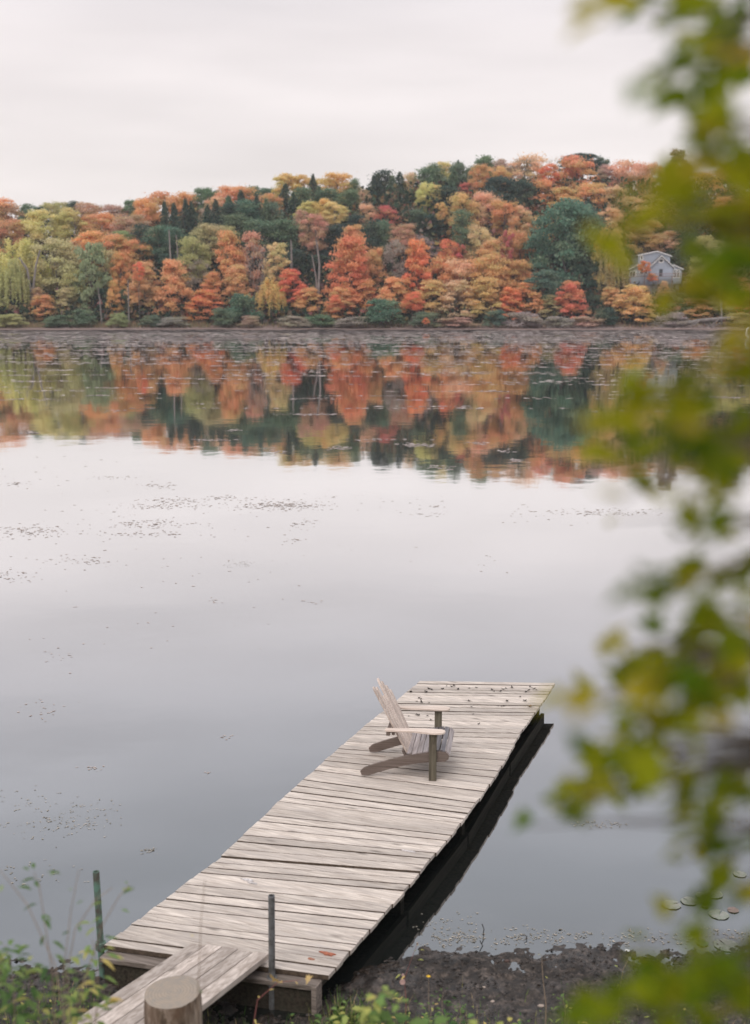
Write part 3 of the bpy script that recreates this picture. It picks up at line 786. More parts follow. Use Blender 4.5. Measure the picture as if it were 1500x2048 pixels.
# ------------------------------------------------------------------ far woods
leaf_far = foliage('far_foliage', .5, True, hue=.03, val=(.80, .40))
trunk_far = plain('far_trunk', (0.20, 0.165, 0.15), .9, .4, 3.0)
def quads(c, size, nrm, rng, asp=1.0):
    n = len(c)
    t = rng.normal(size=(n, 3)); t -= nrm * (t * nrm).sum(1, keepdims=True); t /= np.linalg.norm(t, axis=1, keepdims=True) + 1e-9
    b = np.cross(nrm, t)
    s = size[:, None]
    k = rng.uniform(.7, 1.3, (n, 4, 1))
    V = np.stack([c - t*s - b*s*asp*.5, c + t*s - b*s*asp, c + t*s*.8 + b*s*asp, c - t*s*.6 + b*s*asp*.9], 1)
    return c[:, None, :] + (V - c[:, None, :]) * k
def unit(v): return v / (np.linalg.norm(v, axis=1, keepdims=True) + 1e-9)
def crown(kind, seed, n=4200, leaf=.020):
    loose = .14
    r = np.random.default_rng(seed)
    C, N_, S, B = [], [], [], []
    if kind in ('round', 'tier', 'tall', 'airy', 'bush', 'oak'):
        nl = dict(round=46, tier=60, tall=36, airy=34, bush=20, oak=56)[kind]
        for k in range(nl):
            # lobe centres through an egg-shaped envelope
            if kind == 'tall': w = lambda z: .36 * math.sqrt(max(.03, 1 - abs(z - .5) ** 2 * 3.2))
            elif kind == 'tier': w = lambda z: .42 * (1 - .86 * z ** 1.6) * (.75 + .25 * min(1, z * 5))
            elif kind == 'bush': w = lambda z: .40 * math.sqrt(max(.02, 1 - z ** 2))
            else: w = lambda z: .40 * math.sqrt(max(.03, 1 - (z - .47) ** 2 * 4.1))
            z = .06 + .86 * ((k + r.random()) / nl)
            a = r.uniform(0, 2 * math.pi); q = w(z) * (r.random() ** .35)
            c = np.array([math.cos(a) * q, math.sin(a) * q, z])
            rad = r.uniform(.10, .19) * (.72 if kind in ('tier', 'tall') else 1) * (1.3 if kind == 'bush' else 1)
            fl = dict(tier=.62, bush=1.1, oak=.75, airy=.8).get(kind, .8)
            m_ = int(n / nl * r.uniform(.6, 1.4))
            d_ = unit(r.normal(size=(m_, 3))); d_[:, 2] = np.where(d_[:, 2] < -.2, -d_[:, 2] * .7, d_[:, 2])
            rr = rad * (r.random(m_) ** (.35 if kind != 'airy' else .6)) * r.uniform(.75, 1.2, m_)
            p = c + d_ * rr[:, None] * [1, 1, fl]
            st_ = r.random(m_) < loose; p[st_] += r.normal(size=(int(st_.sum()), 3)) * rad * .38
            C.append(p); N_.append(unit(d_ + r.normal(size=(m_, 3)) * .7)); S.append(r.uniform(.6, 1.3, m_) * leaf); B.append(np.full(m_, r.random()))
    elif kind == 'willow':
        for k in range(90):
            a = r.uniform(0, 2 * math.pi); q = .44 * r.random() ** .5
            zt = .98 - (q / .44) ** 2 * .35 - r.random() * .25; ln = r.uniform(.15, .55) * (.4 + q * 1.6)
            m_ = int(n / 90); u = r.random(m_)
            p = np.stack([math.cos(a) * (q + u * .05), math.sin(a) * (q + u * .05), zt - u * ln], 1) + r.normal(size=(m_, 3)) * [.022, .022, .02]
            C.append(p); N_.append(unit(r.normal(size=(m_, 3)) + [0, 0, .3])); S.append(r.uniform(.6, 1.2, m_) * leaf); B.append(np.full(m_, r.random()))
    elif kind == 'spruce':
        L = 17
        for k in range(L):
            z = k / L; w = .47 * (1 - z) ** .85 + .015; nb = int(5 + 8 * (1 - z))
            for b in range(nb):
                a = 2 * math.pi * (b + r.random()) / nb; ln = w * r.uniform(.65, 1.12); m_ = max(4, int(n / L / nb * (1.5 - z)))
                u = r.random(m_) ** .7
                p = np.stack([math.cos(a) * ln * u, math.sin(a) * ln * u, z + .05 * (1 - u) - .055 * u * u + .02 * r.normal(size=m_)], 1)
                wd = .035 * (1 - u * .6); p[:, 0] += -math.sin(a) * r.normal(size=m_) * wd; p[:, 1] += math.cos(a) * r.normal(size=m_) * wd
                C.append(p); N_.append(unit(r.normal(size=(m_, 3)) * .6 + [0, 0, 1])); S.append(r.uniform(.6, 1.2, m_) * leaf * .8); B.append(np.full(m_, r.random()))
        p = np.stack([r.normal(size=60) * .006, r.normal(size=60) * .006, r.uniform(.88, 1.0, 60)], 1); C.append(p); N_.append(unit(r.normal(size=(60, 3)))); S.append(np.full(60, leaf * .5)); B.append(np.full(60, .5))
    elif kind == 'pine':
        for k in range(38):
            z = (k + r.random()) / 38; w = .42 * (1 - z * .72) * r.uniform(.5, 1.1); a = r.uniform(0, 2 * math.pi); m_ = int(n / 38)
            q = w * r.uniform(.5, 1); c = np.array([math.cos(a) * q, math.sin(a) * q, z * .93 + .04])
            p = c + r.normal(size=(m_, 3)) * [.075, .075, .026]
            C.append(p); N_.append(unit(r.normal(size=(m_, 3)) * .6 + [0, 0, 1])); S.append(r.uniform(.6, 1.2, m_) * leaf * .85); B.append(np.full(m_, r.random()))
    elif kind == 'bare':
        for k in range(170):
            a = r.uniform(0, 2 * math.pi); q = .42 * r.random() ** .6; z = r.uniform(.15, .98); q *= math.sqrt(max(.05, 1 - (z - .55) ** 2 * 3))
            m_ = max(2, int(n / 700)); c = np.array([math.cos(a) * q, math.sin(a) * q, z])
            d_ = unit(np.array([[math.cos(a) * .6, math.sin(a) * .6, 1.0]]) + r.normal(size=(m_, 3)) * .45)
            p = c + r.normal(size=(m_, 3)) * .05
            C.append(p); N_.append(d_); S.append(np.full(m_, -1.0)); B.append(np.full(m_, r.random()))
    C = np.concatenate(C); N_ = np.concatenate(N_); S = np.concatenate(S); B = np.concatenate(B)
    if kind == 'bare':                       # thin twigs: slivers along their direction
        t = N_; sd = unit(np.cross(t, r.normal(size=t.shape))); L_ = r.uniform(.05, .11, len(C))[:, None]; wd = .0035
        V = np.stack([C - sd * wd, C + sd * wd, C + t * L_ + sd * wd * .3, C + t * L_ - sd * wd * .3], 1)
        V = np.concatenate([V, quads(C[::2], np.full(len(C[::2]), leaf * .6), N_[::2], r)]); B = np.concatenate([B, B[::2]])
    else:
        V = quads(C, S, N_, r)
    f_ = V.reshape(-1, 3); lo = np.percentile(f_, .4, 0); hi = np.percentile(f_, 99.6, 0)
    V = (V - [(lo[0]+hi[0])/2, (lo[1]+hi[1])/2, lo[2]]) / (hi - lo)
    ce = V.mean(1); ok_ = (np.abs(ce[:, 0]) < .53) & (np.abs(ce[:, 1]) < .53) & (ce[:, 2] < 1.03) & (ce[:, 2] > -.03); V = V[ok_]; B = B[ok_]
    me = poly_mesh(kind + '_crown', V, 4, {'rnd': r.random(len(V)), 'bough': B})
    me.materials.append(leaf_far)
    return me
def trunk_mesh(kind, seed):
    """unit trunk: reaches 0..1 in z; the last third carries limbs"""
    r = random.Random(seed); mb = MB()
    bend = [Vector((r.uniform(-.02, .02) * k, r.uniform(-.02, .02) * k, k / 6)) for k in range(7)]
    mb.tube(bend, [.034, .028, .025, .022, .018, .013, .006], 7, .5)
    if kind not in ('spruce',):
        for k in range(9 if kind in ('bare', 'airy', 'willow') else 6):
            z = r.uniform(.38, .8); a = r.uniform(0, 6.28); i = int(z * 6); b = bend[i].lerp(bend[i + 1], z * 6 - i); ln = r.uniform(.12, .26)
            e = b + Vector((math.cos(a) * ln * .8, math.sin(a) * ln * .8, ln)); m_ = b.lerp(e, .5) + Vector((0, 0, -.02))
            mb.tube([b, m_, e], [.011, .008, .003], 5, .5)
    me = mesh('trunk', mb.v, mb.f, {'rnd': mb.r}); me.materials.append(trunk_far)
    return me
PROTO = {}
for kd, cnt, n, lf in (('round', 5, 11000, .0120), ('tier', 4, 10000, .0118), ('tall', 3, 6500, .0150), ('airy', 3, 4500, .012), ('oak', 2, 13000, .0120),
                       ('bush', 3, 5000, .020), ('willow', 2, 6500, .0135), ('spruce', 3, 5200, .017), ('pine', 3, 6500, .0145), ('bare', 2, 2600, .014)):
    PROTO[kd] = [crown(kd, 100 * hash_ + i, n, lf) for hash_ in [len(kd)] for i in range(cnt)]
TR = {k: [trunk_mesh(k, i + 7) for i in range(2)] for k in PROTO}
CL = dict(rust=(.80, .46, .235), orange=(.86, .54, .27), peach=(.88, .61, .40), red=(.88, .37, .205), crimson=(.70, .24, .21), yellow=(.86, .72, .36),
          gold=(.84, .60, .28), ygreen=(.70, .65, .30), olive=(.60, .53, .28), green=(.19, .275, .175), lgreen=(.42, .49, .26), dark=(.080, .135, .11),
          blue=(.15, .25, .185), mauve=(.60, .44, .36), gray=(.47, .41, .375), brown=(.50, .36, .23), dusky=(.70, .45, .30))
NAMES = dict(round='broadleaf_tree', tier='maple_tree', tall='slender_tree', airy='sparse_tree', oak='oak_tree', bush='shrub', willow='willow_tree', spruce='spruce_tree', pine='pine_tree', bare='bare_tree')
CATS = dict(round='tree', tier='maple', tall='tree', airy='tree', oak='tree', bush='shrub', willow='willow', spruce='spruce', pine='pine', bare='tree')
tcount = 0
def tree(kind, x, top, w, bot, d, col, label):
    global tcount
    tcount += 1
    r = random.Random(tcount * 13 + 1)
    p = at_y(x, top, d); gz = float(hill_z(p.x, d)); 
    dz = d * math.cos(PITCH) - (p.z - H) * math.sin(PITCH)
    W_ = w / F * dz; zb = at_y(x, bot, d).z
    hgt = p.z - gz
    if hgt < 2: hgt = 2.0
    zb = max(zb, gz + (.0 if kind == 'bush' else hgt * .06)); zb = min(zb, p.z - 1.0)
    Hc = p.z - zb
    pr = PROTO[kind]
    c = CL[col] if isinstance(col, str) else col
    c = tuple(min(.9, q * r.uniform(.93, 1.07)) for q in c)
    root = thing(NAMES[kind], label, CATS[kind], (p.x, d, gz - .2), 0, 'trees and shrubs of the far shore')
    cr_ = bpy.data.objects.new('foliage' if kind in ('bush',) else 'crown', pr[r.randrange(len(pr))]); COL.objects.link(cr_)
    cr_.parent = root; cr_.location = (0, 0, zb - gz + .2); cr_.rotation_euler = (r.uniform(-.06, .06), r.uniform(-.06, .06), r.uniform(0, 6.28))
    sx = W_ * (1.55 if kind == 'spruce' else 1.3 if kind == 'pine' else 1.12); dep = sx
    cr_.scale = (sx, dep, Hc)
    cr_.color = (*c, 1)
    th = (zb - gz) + Hc * (.95 if kind in ('spruce', 'pine') else .8) + .2
    tk = bpy.data.objects.new('stem' if kind == 'bush' else 'trunk', TR[kind][r.randrange(2)]); COL.objects.link(tk)
    tk.parent = root; tk.rotation_euler = (0, 0, r.uniform(0, 6.28)); s = min(th * .55, W_ * 1.0)
    tk.scale = (s, s, th)
    return root
S5, S4, S3, S2, S1 = 279, 265, 253, 245, 238
T = [
# skyline
('round', 25, 409, 90, 500, S5, 'dusky', 'dusky orange tree at the left end of the skyline'),
('round', 60, 408, 46, 470, S5-3, 'green', 'dark green round tree breaking the skyline above the yellow trees'),
('round', 82, 413, 26, 450, S5-8, 'dark', 'small dark green dome between two skyline trees at left'),
('round', 104, 404, 56, 470, S5, 'olive', 'olive brown tree on the skyline above the yellow crowns'),
('pine', 143, 402, 32, 460, S5, 'dark', 'dark ragged pine top on the left skyline'),
('round', 122, 405, 40, 470, S5+4, 'olive', 'olive tree tucked behind the dark ragged pine top'),
('round', 176, 406, 56, 470, S5, 'dusky', 'dull red rounded tree on the skyline right of the ragged pine'),
('bare', 200, 405, 40, 450, S5+6, 'gray', 'bare grey twiggy tree on the left skyline'),
('round', 232, 410, 60, 470, S5, 'mauve', 'mauve brown tree on the low dip of the skyline'),
('round', 262, 399, 34, 450, S5, 'green', 'bright green dome standing alone on the dip of the skyline'),
('round', 325, 383, 92, 480, S5, 'rust', 'broad rust orange tree forming the first rise of the skyline'),
('round', 290, 396, 50, 480, S5-6, 'orange', 'orange shoulder tree left of the broad rust one'),
('round', 372, 386, 62, 470, S5, 'rust', 'second rust orange tree just right of the broad first one'),
('round', 406, 375, 52, 440, S5, 'green', 'dark green tree on the skyline between two orange trees'),
('round', 432, 380, 36, 440, S5+3, 'dark', 'narrow dark green tree left of the bright orange skyline crown'),
('round', 470, 371, 84, 430, S5, 'orange', 'bright orange tree on the skyline left of the golden pair'),
('round', 505, 373, 50, 430, S5+4, 'green', 'green tree peeping out behind the bright orange skyline crown'),
('round', 535, 376, 50, 430, S5+2, 'blue', 'blue green flat topped tree in the skyline notch'),
('round', 430, 392, 40, 440, S5-6, 'peach', 'small peach tree below the narrow dark skyline tree'),
('round', 578, 347, 62, 410, S5, 'gold', 'larger golden umbrella crown, left of the golden pair on the skyline'),
('round', 610, 350, 46, 400, S5+1, 'gold', 'smaller golden crown touching the larger umbrella crown'),
('spruce', 627, 349, 30, 420, S5-3, 'dark', 'dark pointed spruce between the golden skyline crowns'),
('round', 674, 347, 80, 410, S5, 'gold', 'golden dome standing right of the pointed spruce on the skyline'),
('pine', 708, 358, 26, 430, S5-3, 'green', 'narrow green pine at the right side of the golden dome'),
('round', 722, 378, 40, 440, S5-3, 'peach', 'peach tree filling the deepest notch of the skyline'),
('spruce', 743, 350, 36, 440, S5, 'dark', 'left spire of the dark conifer trio on the skyline'),
('pine', 768, 341, 56, 450, S5+1, 'dark', 'broad middle pine of the dark conifer trio'),
('spruce', 800, 345, 40, 440, S5, 'dark', 'right spire of the dark conifer trio on the skyline'),
('round', 826, 346, 42, 420, S5+4, 'peach', 'pale peach tree right of the dark conifer trio'),
('pine', 848, 334, 52, 430, S5, 'green', 'green ragged pine where the hill climbs'),
('round', 886, 324, 50, 380, S5+4, 'yellow', 'yellow tinged tree at the left shoulder of the high hilltop'),
('pine', 876, 327, 46, 420, S5, 'green', 'green pine in front of the yellow tinged shoulder tree'),
('spruce', 914, 321, 24, 380, S5+4, 'dark', 'tiny dark spire rising before the high green dome'),
('round', 925, 325, 52, 420, S5, 'green', 'green round tree beside the tiny dark spire'),
('round', 965, 313, 62, 410, S5+3, 'green', 'high green dome at the start of the hilltop'),
('round', 958, 329, 40, 400, S5-6, 'rust', 'rust orange cone shaped tree before the high green dome'),
('round', 1000, 319, 50, 390, S5+4, 'mauve', 'mauve pink tree just right of the high green dome'),
('round', 998, 333, 50, 390, S5-4, 'gold', 'gold topped tree below the mauve pink one'),
('airy', 1050, 307, 90, 400, S5+2, 'peach', 'wide feathery peach tree at the top of the hill'),
('round', 1045, 316, 70, 400, S5+6, 'mauve', 'mauve tree backing the wide feathery peach one'),
('round', 1097, 328, 40, 370, S5-3, 'red', 'red rounded tree left of the great rust dome'),
('bare', 1110, 314, 56, 370, S5+6, 'brown', 'thin brown tree behind the red rounded one'),
('round', 1155, 312, 96, 430, S5, 'rust', 'great rust orange dome at the highest part of the hill'),
('oak', 1165, 307, 84, 350, S5+8, 'dark', 'dark green oak showing behind the great rust dome'),
('round', 1207, 314, 26, 360, S5+6, 'green', 'narrow green tree right of the great rust dome'),
('round', 1215, 330, 50, 400, S5, 'mauve', 'mauve tinted tree below the narrow green hilltop tree'),
('round', 1260, 322, 76, 420, S5, 'peach', 'tall peach orange tree on the skyline above the green oak'),
('round', 1300, 328, 60, 430, S5+2, 'peach', 'second peach tree left of the brown lace crown'),
('airy', 1335, 332, 60, 420, S5+3, 'peach', 'thin pale tree between peach crowns and the brown lace crown'),
('tier', 1360, 300, 58, 400, S5-10, 'brown', 'brown lacy crown standing tallest near the overhanging leaves'),
('round', 1400, 345, 80, 450, S5, 'orange', 'orange tree partly hidden right of the brown lace crown'),
('round', 1450, 330, 70, 430, S5, 'orange', 'orange tree near the right edge behind blurred leaves'),
('round', 1495, 310, 60, 400, S5-4, 'brown', 'dark brown tree at the right end of the skyline'),
# fourth row
('round', 18, 440, 80, 530, S4, 'rust', 'rust orange tree at the left edge beside the yellow crowns'),
('round', 85, 421, 80, 500, S4, 'yellow', 'big bright yellow tree, left of the yellow pair'),
('round', 142, 416, 66, 490, S4, 'ygreen', 'yellow green tree, right of the yellow pair'),
('round', 185, 430, 56, 490, S4+3, 'orange', 'orange tree just right of the yellow green one'),
('round', 215, 425, 70, 500, S4+6, 'rust', 'rust tree below the mauve dip of the skyline'),
('round', 255, 430, 80, 500, S4, 'dusky', 'dusky rust tree on the upper left slope'),
('round', 285, 455, 60, 520, S4-6, 'peach', 'peach tree left of the dark pine stand'),
('spruce', 334, 404, 34, 520, S4, 'dark', 'leftmost pointed spruce over the dark pine stand'),
('spruce', 368, 397, 36, 520, S4, 'dark', 'tallest pointed spruce over the dark pine stand'),
('spruce', 386, 405, 40, 520, S4+2, 'dark', 'third pointed spruce over the dark pine stand'),
('spruce', 433, 400, 42, 500, S4+2, 'dark', 'dark spruce standing apart right of the pointed three'),
('round', 410, 418, 40, 480, S4+4, 'mauve', 'mauve tree between the pointed spruces'),
('spruce', 480, 381, 42, 470, S4+8, 'dark', 'dark spruce whose tip crosses the bright orange skyline crown'),
('pine', 458, 406, 44, 500, S4, 'dark', 'dark pine below the bright orange skyline crown'),
('pine', 500, 400, 60, 500, S4-2, 'blue', 'blue green pine in the middle of the evergreen slope'),
('pine', 540, 404, 60, 510, S4-2, 'green', 'green grey pine left of the dense dark spruce'),
('round', 545, 387, 44, 440, S4+6, 'rust', 'small rust tree under the blue green flat topped tree'),
('spruce', 566, 368, 40, 450, S4+8, 'dark', 'dense dark spruce below the larger golden umbrella crown'),
('pine', 600, 376, 52, 460, S4+6, 'green', 'green pine under the gap between the golden crowns'),
('pine', 655, 378, 60, 470, S4+6, 'green', 'grey green pine below the golden dome'),
('pine', 695, 380, 50, 500, S4+4, 'green', 'green pine under the right side of the golden dome'),
('round', 614, 403, 48, 450, S4-2, 'ygreen', 'yellow green round tree, left of a row of three pale crowns'),
('round', 643, 398, 42, 460, S4-2, 'gold', 'gold round tree, middle of a row of three pale crowns'),
('round', 670, 404, 50, 450, S4-4, 'yellow', 'pale yellow tree, right of a row of three pale crowns'),
('pine', 705, 430, 60, 520, S4-4, 'dark', 'dark pine right of the three pale crowns'),
('round', 732, 408, 40, 470, S4, 'peach', 'peach tree below the conifer trio on its left'),
('round', 776, 412, 56, 470, S4-2, 'crimson', 'crimson tree under the dark conifer trio'),
('bare', 812, 408, 50, 480, S4, 'mauve', 'thin mauve tree right of the crimson one'),
('round', 850, 366, 34, 430, S4+4, 'yellow', 'pale yellow tall tree on the slope below the ragged pine'),
('round', 876, 370, 22, 400, S4+4, 'yellow', 'small pale yellow tree right of the pale yellow tall one'),
('pine', 900, 372, 66, 470, S4+4, 'dark', 'dark pine below the green round hilltop tree'),
('pine', 838, 420, 50, 500, S4-2, 'green', 'green pine below the pale yellow tall tree'),
('pine', 870, 430, 56, 510, S4-4, 'dark', 'dark pine on the mid slope left of the golden orange tree'),
('round', 928, 366, 40, 410, S4+8, 'crimson', 'small crimson tree above the golden orange one'),
('round', 930, 386, 62, 500, S4-4, 'gold', 'large golden orange tree on the mid slope, left one of two'),
('round', 970, 384, 60, 500, S4-2, 'peach', 'large peach orange tree on the mid slope, right one of two'),
('oak', 1000, 354, 76, 440, S4+6, 'dark', 'spreading dark oak left of the hilltop rust trees'),
('oak', 1045, 362, 60, 460, S4+4, 'dark', 'spreading dark oak touching the hilltop rust trees'),
('round', 1085, 360, 70, 450, S4+6, 'rust', 'rust tree right of the spreading dark oaks'),
('tier', 1125, 375, 90, 470, S4+2, 'orange', 'layered orange tree above the great green oak'),
('round', 1175, 365, 80, 450, S4+4, 'orange', 'orange tree higher up and behind the great green oak'),
('round', 1230, 375, 76, 470, S4+4, 'peach', 'peach tree behind the right shoulder of the great green oak'),
('round', 1285, 390, 80, 500, S4+2, 'peach', 'peach tree on the slope left of the dark house pine'),
('round', 1345, 400, 70, 470, S4+4, 'orange', 'orange tree on the slope above the dark house pine'),
('pine', 1395, 382, 66, 500, S4, 'dark', 'dark pine on the slope behind the grey house'),
('pine', 1370, 420, 70, 560, S4-14, 'dark', 'black green pine close behind the grey house'),
('round', 1440, 395, 80, 500, S4, 'orange', 'orange tree on the upper slope at the right edge'),
('round', 1490, 400, 70, 520, S4, 'rust', 'rust tree on the upper slope cut by the right edge'),
('spruce', 352, 408, 40, 520, S4-2, 'dark', 'dark spruce filling between the first two pointed ones'),
('spruce', 412, 410, 40, 500, S4-4, 'dark', 'dark spruce in front of the small mauve tree'),
('spruce', 456, 392, 44, 490, S4+2, 'green', 'green spruce under the left half of the bright orange crown'),
('spruce', 508, 392, 46, 500, S4-1, 'dark', 'dark spruce under the right half of the bright orange crown'),
('spruce', 532, 398, 42, 510, S4-3, 'green', 'green spruce next to the small rust tree'),
('spruce', 590, 386, 40, 480, S4+4, 'dark', 'dark spruce under the smaller golden crown'),
('spruce', 640, 372, 34, 440, S4+7, 'green', 'green spruce left under the golden dome'),
('spruce', 756, 350, 40, 450, S5-2, 'dark', 'dark spruce tucked between the left spire and middle pine'),
('spruce', 786, 352, 40, 450, S5-2, 'green', 'green spruce tucked between the middle pine and right spire'),
('spruce', 862, 338, 36, 450, S5-4, 'green', 'green spruce left below the yellow tinged shoulder tree'),
('spruce', 905, 335, 40, 450, S5-4, 'green', 'green spruce below the tiny dark spire'),
# third row
('willow', 40, 480, 110, 600, S3-8, 'ygreen', 'spreading pale willow on the left shore, leftmost'),
('round', 108, 478, 100, 580, S3-6, (.66, .60, .33), 'thin olive tree with dark limbs behind the left shore'),
('bare', 140, 480, 80, 560, S3-2, 'gray', 'grey leafless tree behind the left shore willow'),
('round', 180, 462, 80, 530, S3+4, 'orange', 'dull orange tree above the light green shoreline tree'),
('round', 220, 470, 80, 540, S3, 'rust', 'rust tree on the lower left slope'),
('round', 245, 462, 44, 500, S3+4, 'lgreen', 'bright green small tree on the lower left slope'),
('round', 172, 484, 20, 530, S3-6, 'red', 'tiny red tree behind the light green shoreline tree'),
('round', 270, 480, 60, 560, S3, 'rust', 'rust tree beside the tall pine trunks'),
('pine', 288, 448, 50, 540, S3+4, 'dark', 'dark pine at the left end of the pine stand'),
('pine', 318, 452, 60, 545, S3+2, 'blue', 'blue green pine with a bare pale trunk in the stand'),
('pine', 346, 455, 56, 530, S3, 'blue', 'pine with the tallest bare trunk in the pine stand'),
('pine', 372, 470, 50, 540, S3, 'green', 'green pine at the right end of the pine stand'),
('round', 418, 448, 70, 520, S3, 'olive', 'pale olive tree right of the pine stand'),
('round', 388, 474, 60, 560, S3-6, 'olive', 'olive tan tree in front of the pine stand'),
('round', 450, 452, 50, 510, S3+2, 'olive', 'dull olive tree under the middle evergreens'),
('pine', 478, 430, 70, 520, S3+6, 'green', 'green pine above the two rust red maples'),
('pine', 520, 440, 70, 540, S3+4, 'green', 'dull green pine above the bare grey shoreline tree'),
('pine', 570, 440, 76, 560, S3+4, 'green', 'dark green pine left of the pink brown tree'),
('spruce', 600, 430, 40, 520, S3+8, 'dark', 'dark spruce between the pale crowns and the pink brown tree'),
('round', 632, 428, 50, 500, S3, 'dusky', 'pink brown tree with a tall bare double trunk'),
('round', 600, 420, 26, 470, S3+6, 'dusky', 'small pink tree left of the pink brown one'),
('pine', 670, 450, 60, 560, S3+2, 'dark', 'dark pine right of the pink brown tree'),
('pine', 745, 440, 56, 560, S3, 'dark', 'dark green pine between the coral maples'),
('pine', 772, 440, 40, 560, S3-2, 'green', 'slim green pine below the crimson tree'),
('round', 808, 448, 54, 510, S3-2, 'dusky', 'dusky pink tree above the coral red maple'),
('airy', 850, 470, 56, 540, S3, 'gray', 'grey thin tree right of the dusky pink one'),
('round', 884, 405, 22, 440, S3+6, 'orange', 'small orange tree on the mid slope below the dark pine'),
('pine', 928, 420, 42, 510, S3-4, 'green', 'dark green pine set against the golden orange tree'),
('round', 900, 478, 44, 540, S3-6, 'red', 'small red orange tree left of the dark green set off pine'),
('round', 960, 450, 60, 540, S3-4, 'peach', 'peach tree under the two large orange trees'),
('round', 1010, 400, 56, 470, S3+6, 'rust', 'reddish tree left of the flat crimson cone'),
('round', 1040, 412, 42, 480, S3+6, 'peach', 'peach tree above the flat crimson cone'),
('tall', 1013, 462, 24, 540, S3-8, 'crimson', 'narrow crimson cone on the middle slope'),
('round', 1040, 460, 60, 560, S3-4, 'rust', 'rust tree right of the narrow crimson cone'),
('round', 985, 480, 60, 560, S3-8, 'orange', 'orange tree left of the narrow crimson cone'),
('round', 1070, 430, 60, 540, S3+6, 'gold', 'gold tree peeking left of the great green oak'),
('oak', 1133, 404, 138, 580, S3-6, 'blue', 'great green oak, the largest round crown on the shore'),
('oak', 1180, 404, 60, 560, S3, 'dark', 'dark oak leaning behind the great green oak'),
('round', 1222, 416, 50, 470, S3, 'peach', 'peach tree right of the great green oak'),
('tall', 1215, 455, 60, 610, S3-8, 'gold', 'tall tan gold tree right of the great green oak'),
('willow', 1232, 475, 56, 610, S3-10, (.60, .46, .26), 'drooping olive tree left of the grey house'),
('round', 1290, 440, 70, 510, S3+1, 'orange', 'orange tree above the roof of the grey house'),
('round', 1335, 462, 56, 505, S3, 'peach', 'peach maple bough crown above the house gable'),
('round', 1430, 470, 80, 570, S3-8, 'ygreen', 'yellow green tree right of the grey house'),
('round', 1485, 480, 70, 580, S3-2, 'ygreen', 'yellow green tree at the right edge'),
# second row
('willow', 20, 520, 60, 640, S2-6, 'olive', 'drooping olive willow at the far left waterside'),
('airy', 75, 520, 70, 600, S2, 'olive', 'olive tree with visible dark limbs on the left shore'),
('round', 145, 540, 60, 620, S2-2, 'olive', 'olive yellow tree beside the light green one'),
('tall', 180, 487, 66, 640, S2-4, 'lgreen', 'light green slender tree on the left shore'),
('tall', 215, 500, 44, 600, S2, 'olive', 'olive tan slender tree right of the light green one'),
('tier', 240, 505, 44, 600, S2-1, 'rust', 'rust leaved tree in front of the pale pine trunks'),
('tier', 290, 524, 66, 612, S2-6, 'orange', 'dull orange maple left of the bright orange shoreline maple'),
('round', 275, 524, 22, 560, S2-10, 'red', 'red topped sapling inside the dull orange maple'),
('round', 372, 528, 26, 580, S2+2, 'crimson', 'small dark crimson tree below the pine trunks'),
('airy', 395, 520, 50, 600, S2, 'gray', 'grey twiggy tree between orange maples'),
('tier', 455, 462, 70, 600, S2, 'rust', 'rust red maple, left one of a close pair'),
('tier', 500, 464, 70, 600, S2+2, 'dusky', 'mauve red maple, right one of a close pair'),
('bare', 520, 480, 60, 620, S2-4, 'gray', 'bare grey tree before the mauve red maple'),
('pine', 590, 500, 60, 620, S2+6, 'dark', 'dark pine behind the orange red shoreline maple'),
('pine', 640, 510, 66, 620, S2+6, 'dark', 'dark green pine between the bare double trunk and coral maple'),
('tier', 705, 451, 66, 560, S2+2, 'rust', 'dusty rust top behind the large coral maple'),
('tier', 700, 474, 100, 620, S2-4, 'red', 'large coral red maple near the centre of the shore'),
('round', 745, 495, 40, 580, S2, 'orange', 'orange tree just right of the large coral maple'),
('airy', 785, 480, 50, 580, S2+2, 'gray', 'grey brown tree between the two coral maples'),
('tier', 835, 480, 66, 610, S2-4, 'red', 'bright coral red maple, the most vivid on the shore'),
('round', 880, 510, 70, 600, S2, 'orange', 'orange brown tree right of the vivid coral maple'),
('tall', 915, 488, 34, 560, S2+1, 'crimson', 'dull crimson tall tree behind the orange thicket'),
('round', 925, 520, 80, 610, S2-2, 'peach', 'tan orange tree in the centre right thicket'),
('round', 975, 510, 80, 600, S2-3, 'orange', 'orange tree standing in the centre right thicket'),
('round', 1030, 520, 80, 600, S2-2, 'rust', 'rust orange tree left of the great green oak foot'),
('round', 1085, 540, 80, 610, S2-6, 'blue', 'green tree at the left foot of the great green oak'),
('round', 1190, 520, 50, 610, S2, 'dark', 'dark hollow green tree at the right foot of the oak'),
('round', 1425, 545, 80, 620, S2-4, 'olive', 'olive tree right of the house front'),
('round', 1470, 550, 90, 630, S2-4, 'orange', 'orange tree at the right edge near the water'),
# shoreline
('tier', 75, 575, 40, 640, S1+2, 'dusky', 'low pinkish maple on the left shore'),
('tier', 90, 590, 60, 640, S1-1, 'rust', 'low rust orange maple on the left shore'),
('tier', 135, 575, 60, 640, S1+1, 'olive', 'olive shoreline tree left of the slim white trunk'),
('tall', 205, 575, 40, 640, S1+3, 'dark', 'dark green tree under the light green slender one'),
('tier', 228, 560, 34, 640, S1, 'orange', 'narrow orange maple hanging over the left shore'),
('round', 255, 580, 40, 645, S1+3, 'green', 'green tree behind the slim pale trunk'),
('tier', 345, 520, 78, 640, S1+2, 'orange', 'bright orange maple hanging over the shore'),
('tier', 295, 560, 60, 622, S1+3, 'peach', 'tan orange low maple left of the bright orange one'),
('tier', 405, 580, 80, 650, S1-1, 'red', 'red orange maple drooping nearly to the waterline'),
('tier', 425, 545, 50, 610, S1+2, 'rust', 'rust maple just above the drooping red orange one'),
